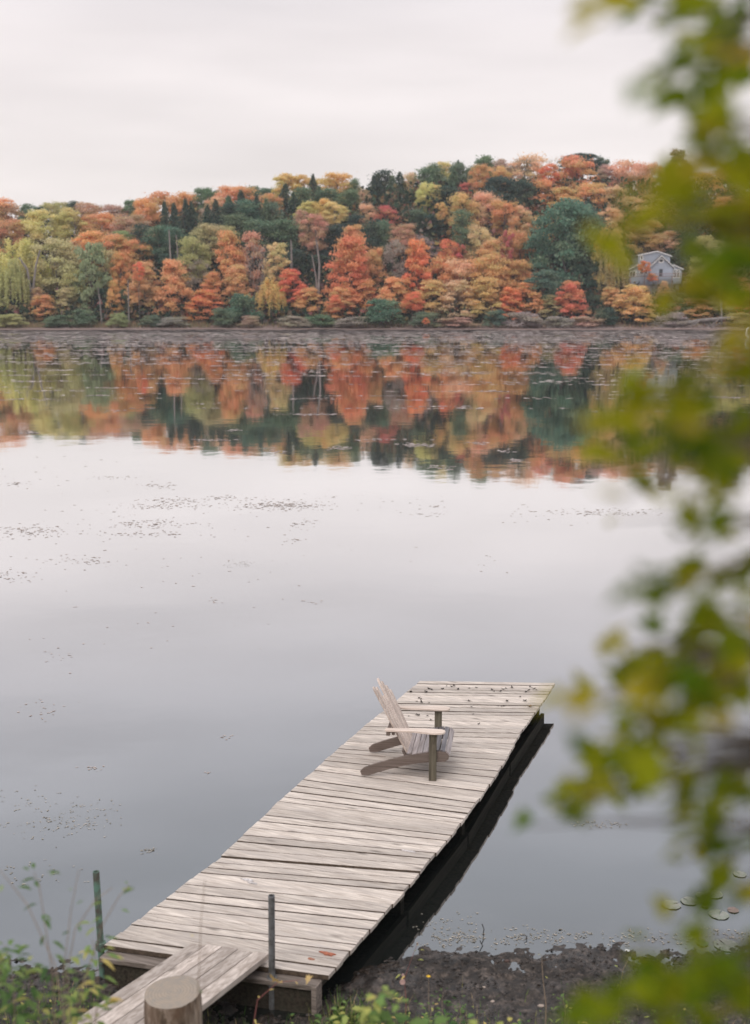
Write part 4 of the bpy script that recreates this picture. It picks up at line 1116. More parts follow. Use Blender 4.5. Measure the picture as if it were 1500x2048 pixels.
('tier', 475, 530, 60, 605, S1+3, 'orange', 'orange banded maple above the green shore bush'),
('tall', 550, 486, 46, 560, S1+4, 'yellow', 'pale yellow narrow tree near the centre left shore'),
('willow', 540, 556, 56, 652, S1, 'gold', 'tan gold willow drooping to the shore'),
('tier', 585, 538, 60, 612, S1+2, 'red', 'orange red maple left of the bare double trunk'),
('tier', 620, 576, 66, 650, S1, 'orange', 'muted orange low tree at the foot of the double trunk'),
('tier', 675, 575, 60, 645, S1-2, 'orange', 'amber low maple below the large coral one'),
('round', 668, 590, 34, 625, S1-4, 'red', 'vivid red low bush left under the large coral maple'),
('tier', 725, 560, 74, 645, S1+1, 'rust', 'rust low maple right under the large coral one'),
('tier', 785, 555, 70, 635, S1, 'orange', 'amber maple between the two coral maples at the shore'),
('round', 825, 583, 38, 620, S1-5, 'red', 'vivid scarlet round bush below the coral red maple'),
('tier', 860, 560, 84, 650, S1, 'gold', 'tan gold maple right of the vivid scarlet bush'),
('tier', 915, 560, 80, 645, S1-1, 'peach', 'tan orange maple, left one of the shoreline thicket'),
('tier', 970, 555, 84, 650, S1-1, 'gold', 'gold brown maple, middle one of the shoreline thicket'),
('tier', 1015, 575, 60, 640, S1-2, 'red', 'red maple at the right end of the shoreline thicket'),
('tier', 1055, 565, 70, 640, S1-1, 'rust', 'rust maple beside the red one below the green oak'),
('tier', 1100, 590, 60, 645, S1-2, 'olive', 'olive low tree under the great green oak'),
('tier', 1145, 562, 62, 640, S1-3, 'red', 'scarlet and rust maple right under the great green oak'),
('round', 1190, 590, 44, 640, S1, 'dark', 'dark green bush right of the scarlet and rust maple'),
('tier', 1222, 575, 50, 630, S1, 'orange', 'orange maple left of the amber shoreline maple'),
('tier', 1270, 570, 76, 648, S1-4, 'gold', 'amber shoreline maple below the grey house'),
('tier', 1285, 572, 44, 612, S1+1, 'rust', 'rust leaved sapling just below the house porch'),
('tier', 1330, 584, 60, 625, S1+1, 'peach', 'peach low tree right of the house steps'),
('round', 1350, 585, 60, 640, S1, 'green', 'green low tree at the shore right of the amber maple'),
('tier', 1395, 595, 80, 640, S1-1, 'orange', 'muted orange low tree above the fallen trunk'),
('tier', 1450, 575, 70, 640, S1, 'olive', 'olive shoreline tree behind the fallen trunk'),
('tier', 1492, 590, 60, 640, S1-2, 'red', 'red tree cut off by the right edge at the shore'),
('tall', 1440, 600, 30, 620, S1-4, 'olive', 'slim olive tree with a grey trunk by the fallen log'),
# beyond the frame, for the light and for a step to the side
('round', -60, 420, 120, 560, S4, 'rust', 'rust tree standing beyond the left edge, uphill'),
('round', -70, 520, 120, 640, S2, 'olive', 'olive tree standing beyond the left edge, near water'),
('round', 1580, 380, 130, 540, S4, 'orange', 'orange tree standing beyond the right edge, uphill'),
('round', 1590, 520, 130, 640, S2, 'gold', 'gold tree standing beyond the right edge, near water'),
# shore bushes
('bush', 20, 628, 60, 652, S1-9, 'olive', 'olive reedy bush at the left end of the shore'),
('bush', 118, 630, 60, 652, S1-8, 'green', 'green bush under the low rust maple'),
('bush', 165, 618, 50, 652, S1-8, 'green', 'green bush left of the slim white trunk'),
('bush', 235, 626, 40, 652, S1-9, 'lgreen', 'light green bush under the narrow orange maple'),
('bush', 300, 630, 44, 652, S1-8, 'green', 'green bush under the tan orange low maple'),
('bush', 345, 634, 60, 652, S1-8, 'gray', 'grey brushy bush left of the drooping red orange maple'),
('bush', 485, 588, 62, 640, S1-4, 'blue', 'green rounded bush beneath the orange banded maple'),
('bush', 450, 615, 50, 650, S1-8, 'green', 'low green bush right of the drooping red orange maple'),
('bush', 500, 631, 40, 652, S1-9, 'mauve', 'mauve brush left of the tan gold willow'),
('bush', 590, 632, 64, 652, S1-9, 'gray', 'grey brush right of the tan gold willow'),
('bush', 640, 628, 60, 652, S1-8, 'green', 'low green brush at the foot of the bare double trunk'),
('bush', 700, 634, 70, 652, S1-9, 'gray', 'grey brush below the amber low maple'),
('bush', 765, 597, 76, 648, S1-8, 'blue', 'wide green bush at the middle of the shore'),
('bush', 850, 624, 60, 652, S1-9, 'green', 'low green bush under the vivid scarlet one'),
('bush', 852, 636, 14, 648, S1-12, 'red', 'tiny scarlet bush at the waterline'),
('bush', 910, 635, 80, 652, S1-9, 'mauve', 'mauve brush under the shoreline thicket'),
('bush', 992, 620, 46, 652, S1-9, 'blue', 'blue green bush at the right foot of the thicket'),
('bush', 1050, 625, 70, 652, S1-9, 'gray', 'grey brush under the rust maple by the oak'),
('bush', 1120, 632, 60, 654, S1-10, 'gray', 'pale grey brush spreading onto the muddy point'),
('bush', 1175, 632, 60, 654, S1-10, 'mauve', 'mauve grey brush on the muddy point'),
('bush', 1210, 615, 50, 650, S1-8, 'dark', 'dark bush left of the amber shoreline maple'),
('bush', 1345, 625, 60, 650, S1-8, 'gray', 'grey root tangle bush right of the amber maple'),
('bush', 1480, 625, 60, 650, S1-8, 'olive', 'olive bush at the right end of the shore'),
]
for a in T:
    tree(*a)
# the same wood carries on past both edges of the photograph
rb = random.Random(77)
for row, (dd_, t0, t1) in enumerate(((S5, 330, 350), (S4, 400, 430), (S3, 460, 490), (S1, 540, 580))):
    for px_ in list(range(-420, -30, 95)) + list(range(1580, 2080, 95)):
        drop = 60 if px_ < 0 else 0
        x_ = px_ + rb.uniform(-20, 20); kd_ = rb.choice(('round', 'round', 'tier', 'pine' if row < 3 else 'tier'))
        c_ = rb.choice(('dark', 'green')) if kd_ == 'pine' else rb.choice(('rust', 'orange', 'peach', 'olive', 'gold', 'red', 'dusky'))
        o = tree(kd_, x_, rb.uniform(t0, t1) + drop * (3 - row) / 3, rb.uniform(95, 130), min(650, t1 + 110 + row * 10), dd_ + rb.uniform(-3, 3), c_, None)
        o['label'] = 'woodland tree standing outside the picture beyond its edge'

# bare poles of the stand and slim pale trunks that show against the dark wood
def snag(label, pts, d, r, cat='snag', name='standing_snag', mat=None, group=None):
    P = [at_y(x, y, d) for x, y in pts]
    b = P[0].copy(); mb = MB()
    n = len(P); mb.tube([p - b for p in P], [r * (1 - .5 * i / max(1, n - 1)) for i in range(n)], 7, .5)
    o = mb.build(name, mat or trunk_pale); o.location = b
    return tag(o, label, cat, group)
trunk_pale = plain('pale_trunk', (0.25, 0.215, 0.20), .9, .35, 2.0)
snag('slim pale trunk in the pine stand, right one of two', [(357, 545), (355, 500), (352, 470)], 247, .22)
snag('slim pale trunk in the pine stand, left one of two', [(343, 535), (340, 500), (338, 460)], 247, .25)
snag('bare leaning double trunk, right stem, below the pink brown tree', [(640, 650), (637, 580), (639, 530), (633, 480)], 238, .30)
snag('bare leaning double trunk, left stem, below the pink brown tree', [(634, 590), (632, 555), (624, 510)], 240, .22)
snag('slim whitish trunk on the left shore under the light green tree', [(204, 650), (200, 605), (196, 575)], 233, .16)
snag('slim whitish trunk by the shore under the dull orange maple', [(258, 650), (257, 600), (256, 560)], 233, .15)
snag('grey pine trunk under the evergreen slope near the centre left', [(583, 540), (583, 510), (582, 480)], 247, .28)
snag('dark leaning trunk among the left shore willows', [(60, 640), (62, 590), (55, 540), (38, 515)], 240, .35)
snag('dark trunk beside the leaning one on the left shore', [(66, 640), (66, 580), (72, 530), (80, 500)], 240, .3)
snag('grey stem beside the fallen trunk at the right', [(1444, 648), (1443, 610), (1442, 585)], 230, .2)

# low dim leaf layer that closes the wood floor
rr_ = np.random.default_rng(2); P = []; Bz = []; 
N = 72000
dd = rr_.uniform(234, 282, N); px = rr_.uniform(-480, 2140, N); xx = (px - 750) / F * dd
gz_ = hill_z(xx, dd); hh_ = rr_.random(N) ** 1.4 * np.interp(dd, [234, 244, 282], [2.5, 6.5, 8.0])
cc = np.stack([xx, dd, gz_ + hh_], 1)
V = quads(cc, rr_.uniform(.25, .55, N), unit(rr_.normal(size=(N, 3)) + [0, -.3, .6]), rr_)
m_under = foliage('understorey', .2, False, [(0.0, (0.035, 0.06, 0.04)), (0.45, (0.06, 0.085, 0.05)), (0.65, (0.13, 0.10, 0.06)), (0.85, (0.22, 0.11, 0.06)), (1.0, (0.12, 0.10, 0.095))])
o = link('woodland_undergrowth', poly_mesh('woodland_undergrowth', V, 4, {'rnd': rr_.random(N), 'bough': rr_.random(N)}), m_under)
tag(o, 'dim tangled undergrowth between the trees of the far hillside', 'undergrowth', kind='stuff')
# straw coloured reeds along the left of the far shore
N = 9000
px = np.concatenate([rr_.uniform(-100, 420, 5000), rr_.uniform(-200, 1700, 4000)]); dd = rr_.uniform(229, 236, N); xx = (px - 750) / F * dd
gz_ = hill_z(xx, dd); hh_ = rr_.uniform(.2, 1.0, N)
w_ = rr_.uniform(.03, .08, N); ln = rr_.normal(size=N) * .2
V = np.stack([np.stack([xx - w_, dd, gz_ - .05], 1), np.stack([xx + w_, dd, gz_ - .05], 1), np.stack([xx + ln, dd + ln, gz_ + hh_], 1)], 1)
m_reed = foliage('dry_reed', .2, False, [(0.0, (0.13, 0.115, 0.06)), (0.6, (0.25, 0.20, 0.11)), (1.0, (0.30, 0.18, 0.13))])
o = link('shore_reeds', poly_mesh('shore_reeds', V, 3, {'rnd': rr_.random(N), 'bough': rr_.random(N)}), m_reed)
tag(o, 'short dry straw coloured reeds fringing the far shore', 'reeds', kind='stuff')
# pale driftwood brush on the muddy point and along the waterline
N = 2600; px = np.concatenate([rr_.uniform(1090, 1240, 900), rr_.uniform(1300, 1480, 900), rr_.uniform(60, 1300, 800)]); dd = rr_.uniform(224, 233, N); xx = (px - 750) / F * dd; gz_ = hill_z(xx, dd)
ang = rr_.uniform(0, 6.28, N); L_ = rr_.uniform(.3, 1.1, N); e = np.stack([np.cos(ang) * L_, np.sin(ang) * .4, np.abs(rr_.normal(size=N)) * .35], 1)
b = np.stack([xx, dd, gz_ + .02], 1)
V = np.stack([b, b + [0.02, 0, .05], b + e], 1)
o = link('driftwood_brush', poly_mesh('driftwood_brush', V, 3, {'rnd': rr_.random(N), 'bough': rr_.random(N)}),
         foliage('bleached_brush', .0, False, [(0, (0.2, 0.15, 0.14)), (1, (0.42, 0.35, 0.33))], hue=.02))
tag(o, 'bleached brush and twigs littering the far waterline', 'driftwood', kind='stuff')
# fallen trunk, root tangles, the white snag
lg = thing('fallen_trunk', 'long grey fallen tree trunk lying along the far right shore', 'log', tuple(at_y(1300, 650, 229)))
bp0 = Vector(lg.location)
mb = MB(); mb.tube([at_y(1345, 652, 229) - bp0, at_y(1400, 641, 229) - bp0, at_y(1442, 637, 229) - bp0, at_y(1500, 633, 230) - bp0], [.42, .36, .3, .16], 9, .5); mb.build('trunk', trunk_pale, lg)
for q in (((1350, 650), (1372, 645), (1390, 648)), ((1400, 641), (1388, 650), (1370, 654)), ((1440, 637), (1430, 645), (1418, 652)), ((1350, 650), (1356, 640), (1350, 634))):
    mb = MB(); mb.tube([at_y(x, y, 228.6) - bp0 for x, y in q], [.14, .1, .05], 6, .5); mb.build('limb', trunk_pale, lg)
def roots(label, px, py, seed):
    r = random.Random(seed); b = at_y(px, py, 229); mb = MB()
    for k in range(9):
        a = r.uniform(-1.3, 1.3); ln = r.uniform(1.2, 2.8); p1 = Vector((math.sin(a) * ln * .6, r.uniform(-.3, .3), math.cos(a) * ln * .5)); p2 = Vector((math.sin(a) * ln, r.uniform(-.5, .5), math.cos(a) * ln * r.uniform(.3, .9)))
        mb.tube([Vector((0, 0, -.2)), p1, p2], [.10, .06, .02], 5, .5)
    o = mb.build('root_tangle', trunk_pale); o.location = b; tag(o, label, 'roots')
roots('pale root tangle at the waterline right of the amber maple', 1322, 651, 1)
roots('pale root tangle between the other tangle and fallen trunk', 1345, 650, 2)
roots('pale root tangle in front of the fallen trunk', 1425, 652, 3)
bone = plain('bleached_wood', (0.85, 0.82, 0.78), .6, .05)
snag('curved bright white snag standing in the water at the right edge', [(1497, 676), (1493, 672), (1492, 665), (1494, 658), (1498, 655)], on_z(1495, 676, 0).y, .17, 'snag', 'white_snag', bone)

# ------------------------------------------------------------------ grey house on the slope
hd = 242.0
hb = at_y(1320, 562, hd); sc = hd / F * 1.0 / math.cos(0)
def hx_(px): return (px - 1325) * sc
def hz_(py): return (560 - py) * sc * 1.0
hs = thing('lake_house', 'blue grey gabled house with white trim among the far trees', 'house', (hb.x, hd, hb.z))
siding = plain('grey_siding', (0.34, 0.37, 0.43), .7, .08, 1.2)
trim = plain('white_trim', (0.74, 0.72, 0.70), .6, .04)
roofm = plain('dark_shingles', (0.20, 0.185, 0.185), .85, .3, 6)
glass = plain('dark_window_glass', (0.03, 0.035, 0.045), .12, .2, 2, spec=.6)
def wallbox(name, pts, y0, y1, mat, parent):
    mb = MB(); mb.prism([(hx_(a), hz_(b)) for a, b in pts], y0, y1, .5); return mb.build(name, mat, parent)
# front gable block, tall rear block, two lower wings
wallbox('front_wall', [(1304, 566), (1304, 533), (1326, 513), (1349, 533), (1349, 566)], 0, 6, siding, hs)
wallbox('rear_wall', [(1283, 560), (1283, 511), (1316, 504), (1322, 503), (1346, 512), (1346, 560)], 1.2, 8, siding, hs)
wallbox('wing_wall', [(1349.3, 566), (1349.3, 529), (1369, 537), (1369, 566)], .6, 5.5, siding, hs)
wallbox('wing_wall', [(1265, 566), (1265, 537), (1282.7, 528), (1303.7, 528), (1303.7, 566)], .8, 5.5, siding, hs)
def roofslab(name, a, b, y0, y1, th=.22, mat=None, parent=None):
    mb = MB(); x0, z0 = hx_(a[0]), hz_(a[1]); x1, z1 = hx_(b[0]), hz_(b[1])
    mb.hexa([(x0,y0,z0),(x1,y0,z1),(x1,y1,z1),(x0,y1,z0),(x0,y0,z0+th),(x1,y0,z1+th),(x1,y1,z1+th),(x0,y1,z0+th)], .5)
    return mb.build(name, mat or roofm, parent or hs)
for a, b, y0, y1 in (((1301, 535.5), (1326, 512.4), -.35, 6.1), ((1326, 512.4), (1352, 535.5), -.35, 6.1), ((1281, 511.5), (1319, 503.4), 1.0, 8.2), ((1319, 503.4), (1349, 512.5), 1.0, 8.2),
                     ((1350, 529), (1372, 538.5), .3, 5.7), ((1262, 538), (1284, 527.6), .3, 5.7)):
    rf = roofslab('roof', a, b, y0, y1)
    fb = roofslab('fascia', (a[0], a[1] + .3), (b[0], b[1] + .3), y0 - .08, y0 - .002, .17, trim, rf)
def win(px0, py0, px1, py1, y, bars=1):
    mb = MB(); x0, x1, z0, z1 = hx_(px0), hx_(px1), hz_(py1), hz_(py0)
    mb.box(x0 - .16, x1 + .16, y - .06, y - .003, z1, z1 + .16); mb.box(x0 - .16, x1 + .16, y - .06, y - .003, z0 - .16, z0)
    mb.box(x0 - .16, x0, y - .06, y - .003, z0 + .001, z1 - .001); mb.box(x1, x1 + .16, y - .06, y - .003, z0 + .001, z1 - .001)
    for k in range(bars):
        xm = x0 + (x1 - x0) * (k + 1) / (bars + 1); mb.box(xm - .04, xm + .04, y - .05, y - .003, z0 + .001, z1 - .001)
    o = mb.build('window', trim, hs)
    mb = MB(); mb.box(x0 + .001, x1 - .001, y - .025, y - .002, z0 + .002, z1 - .002); mb.build('pane', glass, o)
win(1322.5, 518.5, 1329, 523.5, 0, 0)
win(1353, 539, 1357, 553, .6, 1); win(1359.5, 539, 1363.5, 553, .6, 1)
win(1267, 542, 1271, 550, .8, 0); win(1273, 541, 1277.5, 550, .8, 0); win(1296, 536, 1301, 545, .8, 0); win(1287, 536, 1292.5, 545, .8, 0)
win(1288, 512, 1291, 518, 1.2, 0)
mb = MB(); mb.box(hx_(1322.5), hx_(1329.5), -.03, -.002, hz_(551), hz_(537)); mb.build('door', glass, hs)
mb = MB(); mb.box(hx_(1307), hx_(1313), 3.0, 3.9, hz_(520), hz_(505)); mb.build('chimney', plain('brick_chimney', (0.28, 0.15, 0.11), .85, .3, 4), hs)
mb = MB(); mb.box(hx_(1264), hx_(1372), -1.6, -.45, hz_(552) , hz_(551)); mb.build('deck', plain('porch_deck', (0.22, 0.16, 0.15), .8), hs)
mb = MB()
mb.box(hx_(1264), hx_(1372), -1.62, -1.56, hz_(546.4), hz_(545.4))
for k in range(28):
    x = hx_(1264) + (hx_(1372) - hx_(1264)) * k / 27; mb.box(x - .03, x + .03, -1.61, -1.57, hz_(550.9), hz_(546.5))
for k in range(5):
    x = hx_(1264) + (hx_(1372) - hx_(1264)) * k / 4; mb.box(x - .07, x + .07, -1.54, -1.42, hz_(580), hz_(552.1))
mb.build('porch_railing', plain('porch_rail', (0.30, 0.20, 0.19), .8), hs)
wallbox('foundation', [(1268, 600), (1268, 566.2), (1366, 566.2), (1366, 600)], .9, 7, plain('stone_foundation', (0.36, 0.35, 0.36), .9, .3, 2), hs)
tree('round', 1290, 522, 24, 544, hd - 2, 'red', 'small red tree right against the left side of the house')
tree('bush', 1306, 546, 20, 562, hd - 2.5, 'red', 'bright scarlet bush before the house door')
tree('tier', 1328, 562, 22, 585, hd - 3, 'peach', 'low peach sapling below the house door')

# ------------------------------------------------------------------ the air: thin autumn haze over the lake
hz_mb = MB(); hz_mb.box(-460, 460, -70, 1600, -3, 62); 
m, t = mat_new('haze_air'); g = G(t)
pv = g.n('ShaderNodeVolumePrincipled', {'Color': (0.93, 0.95, 1.0, 1), 'Density': HAZE}); pv.inputs['Anisotropy'].default_value = 0.0
o_ = g.n('ShaderNodeOutputMaterial'); g.l(pv.outputs[0], o_.inputs['Volume'])
if HAZE > 0:
    o = hz_mb.build('haze', m); tag(o, kind='stuff')
# ------------------------------------------------------------------ overhanging tree close to the camera
rf_ = random.Random(8)
near_leaf = foliage('near_leaf', .55, False, [(0.0, (0.10, 0.19, 0.014)), (0.30, (0.20, 0.255, 0.013)), (0.55, (0.33, 0.32, 0.016)), (0.80, (0.44, 0.35, 0.03)), (0.92, (0.42, 0.24, 0.06)), (1.0, (0.34, 0.15, 0.07))], hue=.03, val=(.72, .5))
near_bark = plain('near_bark', (0.12, 0.095, 0.075), .9, .4, 20, bump=.003)
def leaf_shape(size, r):
    """a lobed leaf, folded along its midrib and drooping at the tip"""
    ol = [(0, 0), (.10, .16), (.34, .10), (.30, .28), (.50, .42), (.30, .52), (.34, .74), (.14, .70), (0, 1.0)]
    R = [(x, y) for x, y in ol]; L = [(-x, y) for x, y in ol[1:-1]][::-1]
    fold = r.uniform(.1, .5); droop = r.uniform(.1, .6)
    f = lambda x, y: Vector((x * size, y * size, (abs(x) * fold - y * y * droop * .5) * size))
    mid = [f(0, q) for q in (.16, .42, .70)]
    pts = [f(*q) for q in R] + [f(*q) for q in L]
    return pts, mid
def add_leaf(P, A, B, pos, size, r, tone, bough, tilt=None):
    pts, mid = leaf_shape(size, r)
    M = Matrix.Rotation(r.uniform(0, 6.28), 3, 'Z') @ Matrix.Rotation(r.uniform(-1.1, 1.1) if tilt is None else tilt, 3, 'X') @ Matrix.Rotation(r.uniform(0, 6.28), 3, 'Z')
    pts = [M @ q + pos for q in pts]; n = len(pts); h = len(pts) // 2
    c = M @ mid[1] + pos
    for i in range(n):
        P.append([pts[i], pts[(i+1) % n], c]); A.append(tone); B.append(bough)
def leafset(name, leaves, mat, parent):
    P, A, B = [], [], []
    for (pos, size, tone, bough, r) in leaves: add_leaf(P, A, B, pos, size, r, tone, bough)
    me = poly_mesh(name, np.array([[tuple(v) for v in q] for q in P]), 3, {'rnd': A, 'bough': B})
    return link(name, me, mat, parent)
G_, Y_, O_ = (.26, .15), (.54, .12), (.72, .08)
BL = [(1180,10,25,O_),(1215,45,26,O_),(1240,18,20,O_),(1300,22,38,G_),(1335,42,32,Y_),(1385,28,50,G_),(1405,75,48,Y_),(1445,60,50,G_),(1430,110,60,G_),(1475,135,50,Y_),(1400,130,45,G_),(1368,172,42,G_),(1352,222,22,G_),(1310,185,20,Y_),(1275,150,14,G_),
      (1420,200,50,G_),(1475,235,40,Y_),(1440,275,55,G_),(1470,330,45,Y_),(1412,315,35,Y_),(1385,345,28,Y_),(1425,370,40,Y_),(1475,400,46,Y_),(1345,355,28,Y_),(1318,372,34,Y_),(1290,400,36,Y_),(1240,462,34,Y_),(1258,430,26,Y_),(1300,440,26,Y_),(1215,500,26,Y_),(1228,548,18,Y_),
      (1440,470,56,Y_),(1475,540,56,G_),(1440,545,36,Y_),(1412,592,30,Y_),(1350,603,24,Y_),(1312,603,14,Y_),(1482,640,46,Y_),(1430,500,34,G_),(1475,440,40,G_),(1470,690,36,Y_),(1445,730,34,Y_),(1390,455,30,Y_),(1440,590,40,G_),
      (1300,800,52,Y_),(1352,805,46,Y_),(1250,870,46,Y_),(1320,865,46,Y_),(1372,868,44,Y_),(1222,930,36,Y_),(1282,925,38,G_),(1450,830,46,G_),(1422,895,38,G_),(1475,895,46,Y_),(1405,790,34,G_),(1335,925,36,Y_),
      (1382,955,38,G_),(1445,955,36,Y_),(1215,900,26,Y_),(1262,985,24,G_),(1222,1008,20,O_),(1236,1040,12,O_),(1290,992,16,O_),(1395,920,34,Y_),
      (1372,1048,32,Y_),(1352,1076,24,G_),(1425,1010,32,Y_),(1455,1000,26,Y_),(1330,1182,34,G_),(1392,1178,30,Y_),(1480,1120,20,Y_),(1452,1232,52,G_),(1490,1200,36,G_),
      (1232,1290,32,O_),(1272,1298,22,O_),(1312,1318,38,Y_),(1362,1325,50,Y_),(1422,1288,54,Y_),(1322,1368,44,Y_),(1372,1398,52,G_),(1172,1400,26,O_),(1148,1416,28,O_),(1205,1400,18,Y_),(1455,1370,26,Y_),(1490,1318,36,G_),(1400,1250,36,Y_),(1430,1350,34,Y_),(1280,1345,34,Y_),(1240,1330,26,G_),(1340,1420,40,Y_),(1300,1440,34,Y_),(1350,1470,26,Y_),(1330,1570,26,Y_),(1230,1530,36,Y_),(1290,1570,28,G_),(1120,1600,20,Y_),(1395,1660,22,Y_),(1220,1470,22,Y_),(1190,1520,24,G_),(1130,1560,18,Y_),(1330,1440,30,G_),(1380,1460,26,Y_),(1270,1400,26,Y_),(1210,1340,22,G_),(1230,1380,20,Y_),(1350,1280,30,G_),(1290,1360,28,Y_),(1440,1410,26,G_),(1380,1560,22,Y_),(1310,1600,20,G_),(1080,1600,16,G_),(1440,1060,30,Y_),(1400,1100,24,G_),(1480,1060,26,Y_),(1460,1150,30,Y_),(1340,1000,26,Y_),(1410,1140,22,Y_),(1490,1250,30,Y_),(1130,1620,20,G_),(1190,1590,24,Y_),(1350,1560,24,G_),(1470,1620,28,G_),(1440,1730,24,Y_),(1140,1640,16,Y_),(1460,1530,24,Y_),
      (1252,1500,34,Y_),(1302,1500,32,Y_),(1262,1540,44,G_),(1205,1560,40,G_),(1155,1582,32,G_),(1105,1620,26,G_),(1062,1652,22,G_),(1205,1600,32,Y_),(1165,1602,22,Y_),(1330,1522,18,O_),(1340,1470,24,Y_),(1240,1460,26,G_),
      (1440,1462,22,O_),(1442,1580,38,G_),(1420,1622,34,G_),(1345,1612,24,G_),(1490,1540,28,Y_),(1372,1690,26,G_),(1352,1732,18,G_),(1422,1690,24,Y_),(1472,1702,28,G_),(1490,1760,30,Y_),(1455,1800,28,G_),
      (1342,1842,13,O_),(1382,1870,20,O_),(1250,1892,24,G_),(1292,1962,42,G_),(1352,1962,42,G_),(1242,2020,42,G_),(1332,2020,50,G_),(1422,1982,44,G_),(1472,1950,40,G_),(1452,2030,46,Y_),(1490,1890,26,G_),(1382,1922,26,G_),(1192,2042,34,G_),(1390,2040,40,G_)]
tx, ty = .80, 1.35
tree_n = thing('overhanging_tree', 'blurred green and yellow leaved tree close at the right edge', 'tree', (tx, ty, float(bank_z(tx, ty)) - .1))
T0 = Vector(tree_n.location)
mb = MB(); tp_ = [Vector((0, 0, 0)), Vector((-.03, .02, .8)), Vector((.04, 0, 1.6)), Vector((.02, .03, 2.4)), Vector((.08, .02, 3.3))]
mb.tube(tp_, [.05, .042, .035, .026, .012], 12, .5); mb.build('trunk', near_bark, tree_n, smooth=True)
groups = {}
for (x, y, r_, tn) in BL:
    groups.setdefault(min(9, int(y // 205)), []).append((x, y, r_, tn))
for gk, blobs in groups.items():
    leaves = []; mb = MB()
    gd = 1.35
    ym = sum(b[1] for b in blobs) / len(blobs)
    hub = at_y(1640, ym - 60, gd)
    zt = min(max(hub.z - T0.z, .3), 3.2); i = min(3, int(zt / .82)); start = Vector((0.02, .01, zt - .12))
    limb = [start, (hub - T0).lerp(start, .5) + Vector((0, 0, .05)), hub - T0]
    mb.tube(limb, [.010, .007, .004], 8, .5)
    for (x, y, r_, tn) in blobs:
        dY = rf_.uniform(0.95, 1.5)
        c = at_y(x, y, dY)
        mb.tube([hub - T0, (c - T0).lerp(hub - T0, .45) + Vector((0, 0, rf_.uniform(-.01, .03))), c - T0], [.0024, .0016, .001], 5, .5)
        n_ = 1 + int((r_ / 24.0) ** 2 * 1.6)
        for k in range(n_):
            a_ = rf_.uniform(0, 6.28); q = r_ * .8 * math.sqrt(rf_.random()) * (0 if n_ == 1 else 1)
            p_ = at_y(x + math.cos(a_) * q, y + math.sin(a_) * q, dY + rf_.uniform(-.08, .08))
            sz = (.030 if r_ < 26 else .043) * rf_.uniform(.7, 1.2)
            leaves.append((p_ - T0 + Vector((0, 0, sz * .1)), sz, min(1, max(0, rf_.gauss(*tn))), rf_.random(), rf_))
    mb.build('branch', near_bark, tree_n)
    leafset('leaves', leaves, near_leaf, tree_n)

# ------------------------------------------------------------------ lily pads
pad_m = plain('lily_pad', (0.29, 0.28, 0.25), .3, col2=(0.20, 0.22, 0.17), scale=22)
pad_p = plain('pink_lily_pad', (0.30, 0.20, 0.19), .5, col2=(0.24, 0.17, 0.15), scale=9)
def lily(px, py, r, mat, label, rz):
    q = on_z(px, py, .006); n = 26; V = [(0, 0, .001)]
    rr = random.Random(px)
    for j in range(n + 1):
        a_ = .12 + (2 * math.pi - .24) * j / n; k = r * rr.uniform(.95, 1.04)
        V.append((math.cos(a_) * k, math.sin(a_) * k, rr.uniform(0, .004)))
    Fc = [(0, j, j + 1) for j in range(1, n + 1)]
    o = link('lily_pad', mesh('lily_pad', V, Fc), mat); o.location = q; o.rotation_euler = (0, 0, rz)
    so = o.modifiers.new('thick', 'SOLIDIFY'); so.thickness = .002
    tag(o, label, 'lily pad', 'lily pads by the right bank')
lily(1343, 1809, .085, pad_m, 'round lily pad lying leftmost of the pads off the right bank', .4)
lily(1378, 1802, .075, pad_m, 'lily pad touching the right side of the leftmost pad', 2.2)
lily(1428, 1788, .08, pad_m, 'pale lily pad farthest up the picture beside blurred leaves', 4)
lily(1438, 1829, .085, pad_m, 'lily pad in front, left of the pinkish one', 1)
lily(1466, 1820, .05, pad_p, 'small pinkish lily pad right of the front pad', 3)
lily(1410, 1813, .03, pad_p, 'tiny orange pink lily pad between the larger ones', 5)
lily(1452, 1890, .10, pad_m, 'broad pale lily pad stranded against the mud', 2)
lily(1480, 1748, .06, pad_m, 'lily pad near the right edge above the cluster', 2)
lily(1403, 1790, .055, pad_m, 'lily pad behind the cluster, between two larger pads', 5.2)
lily(1405, 1886, .05, plain('green_pad', (0.10, 0.16, 0.09), .5), 'dark green lily pad beside the stranded pale one', .5)
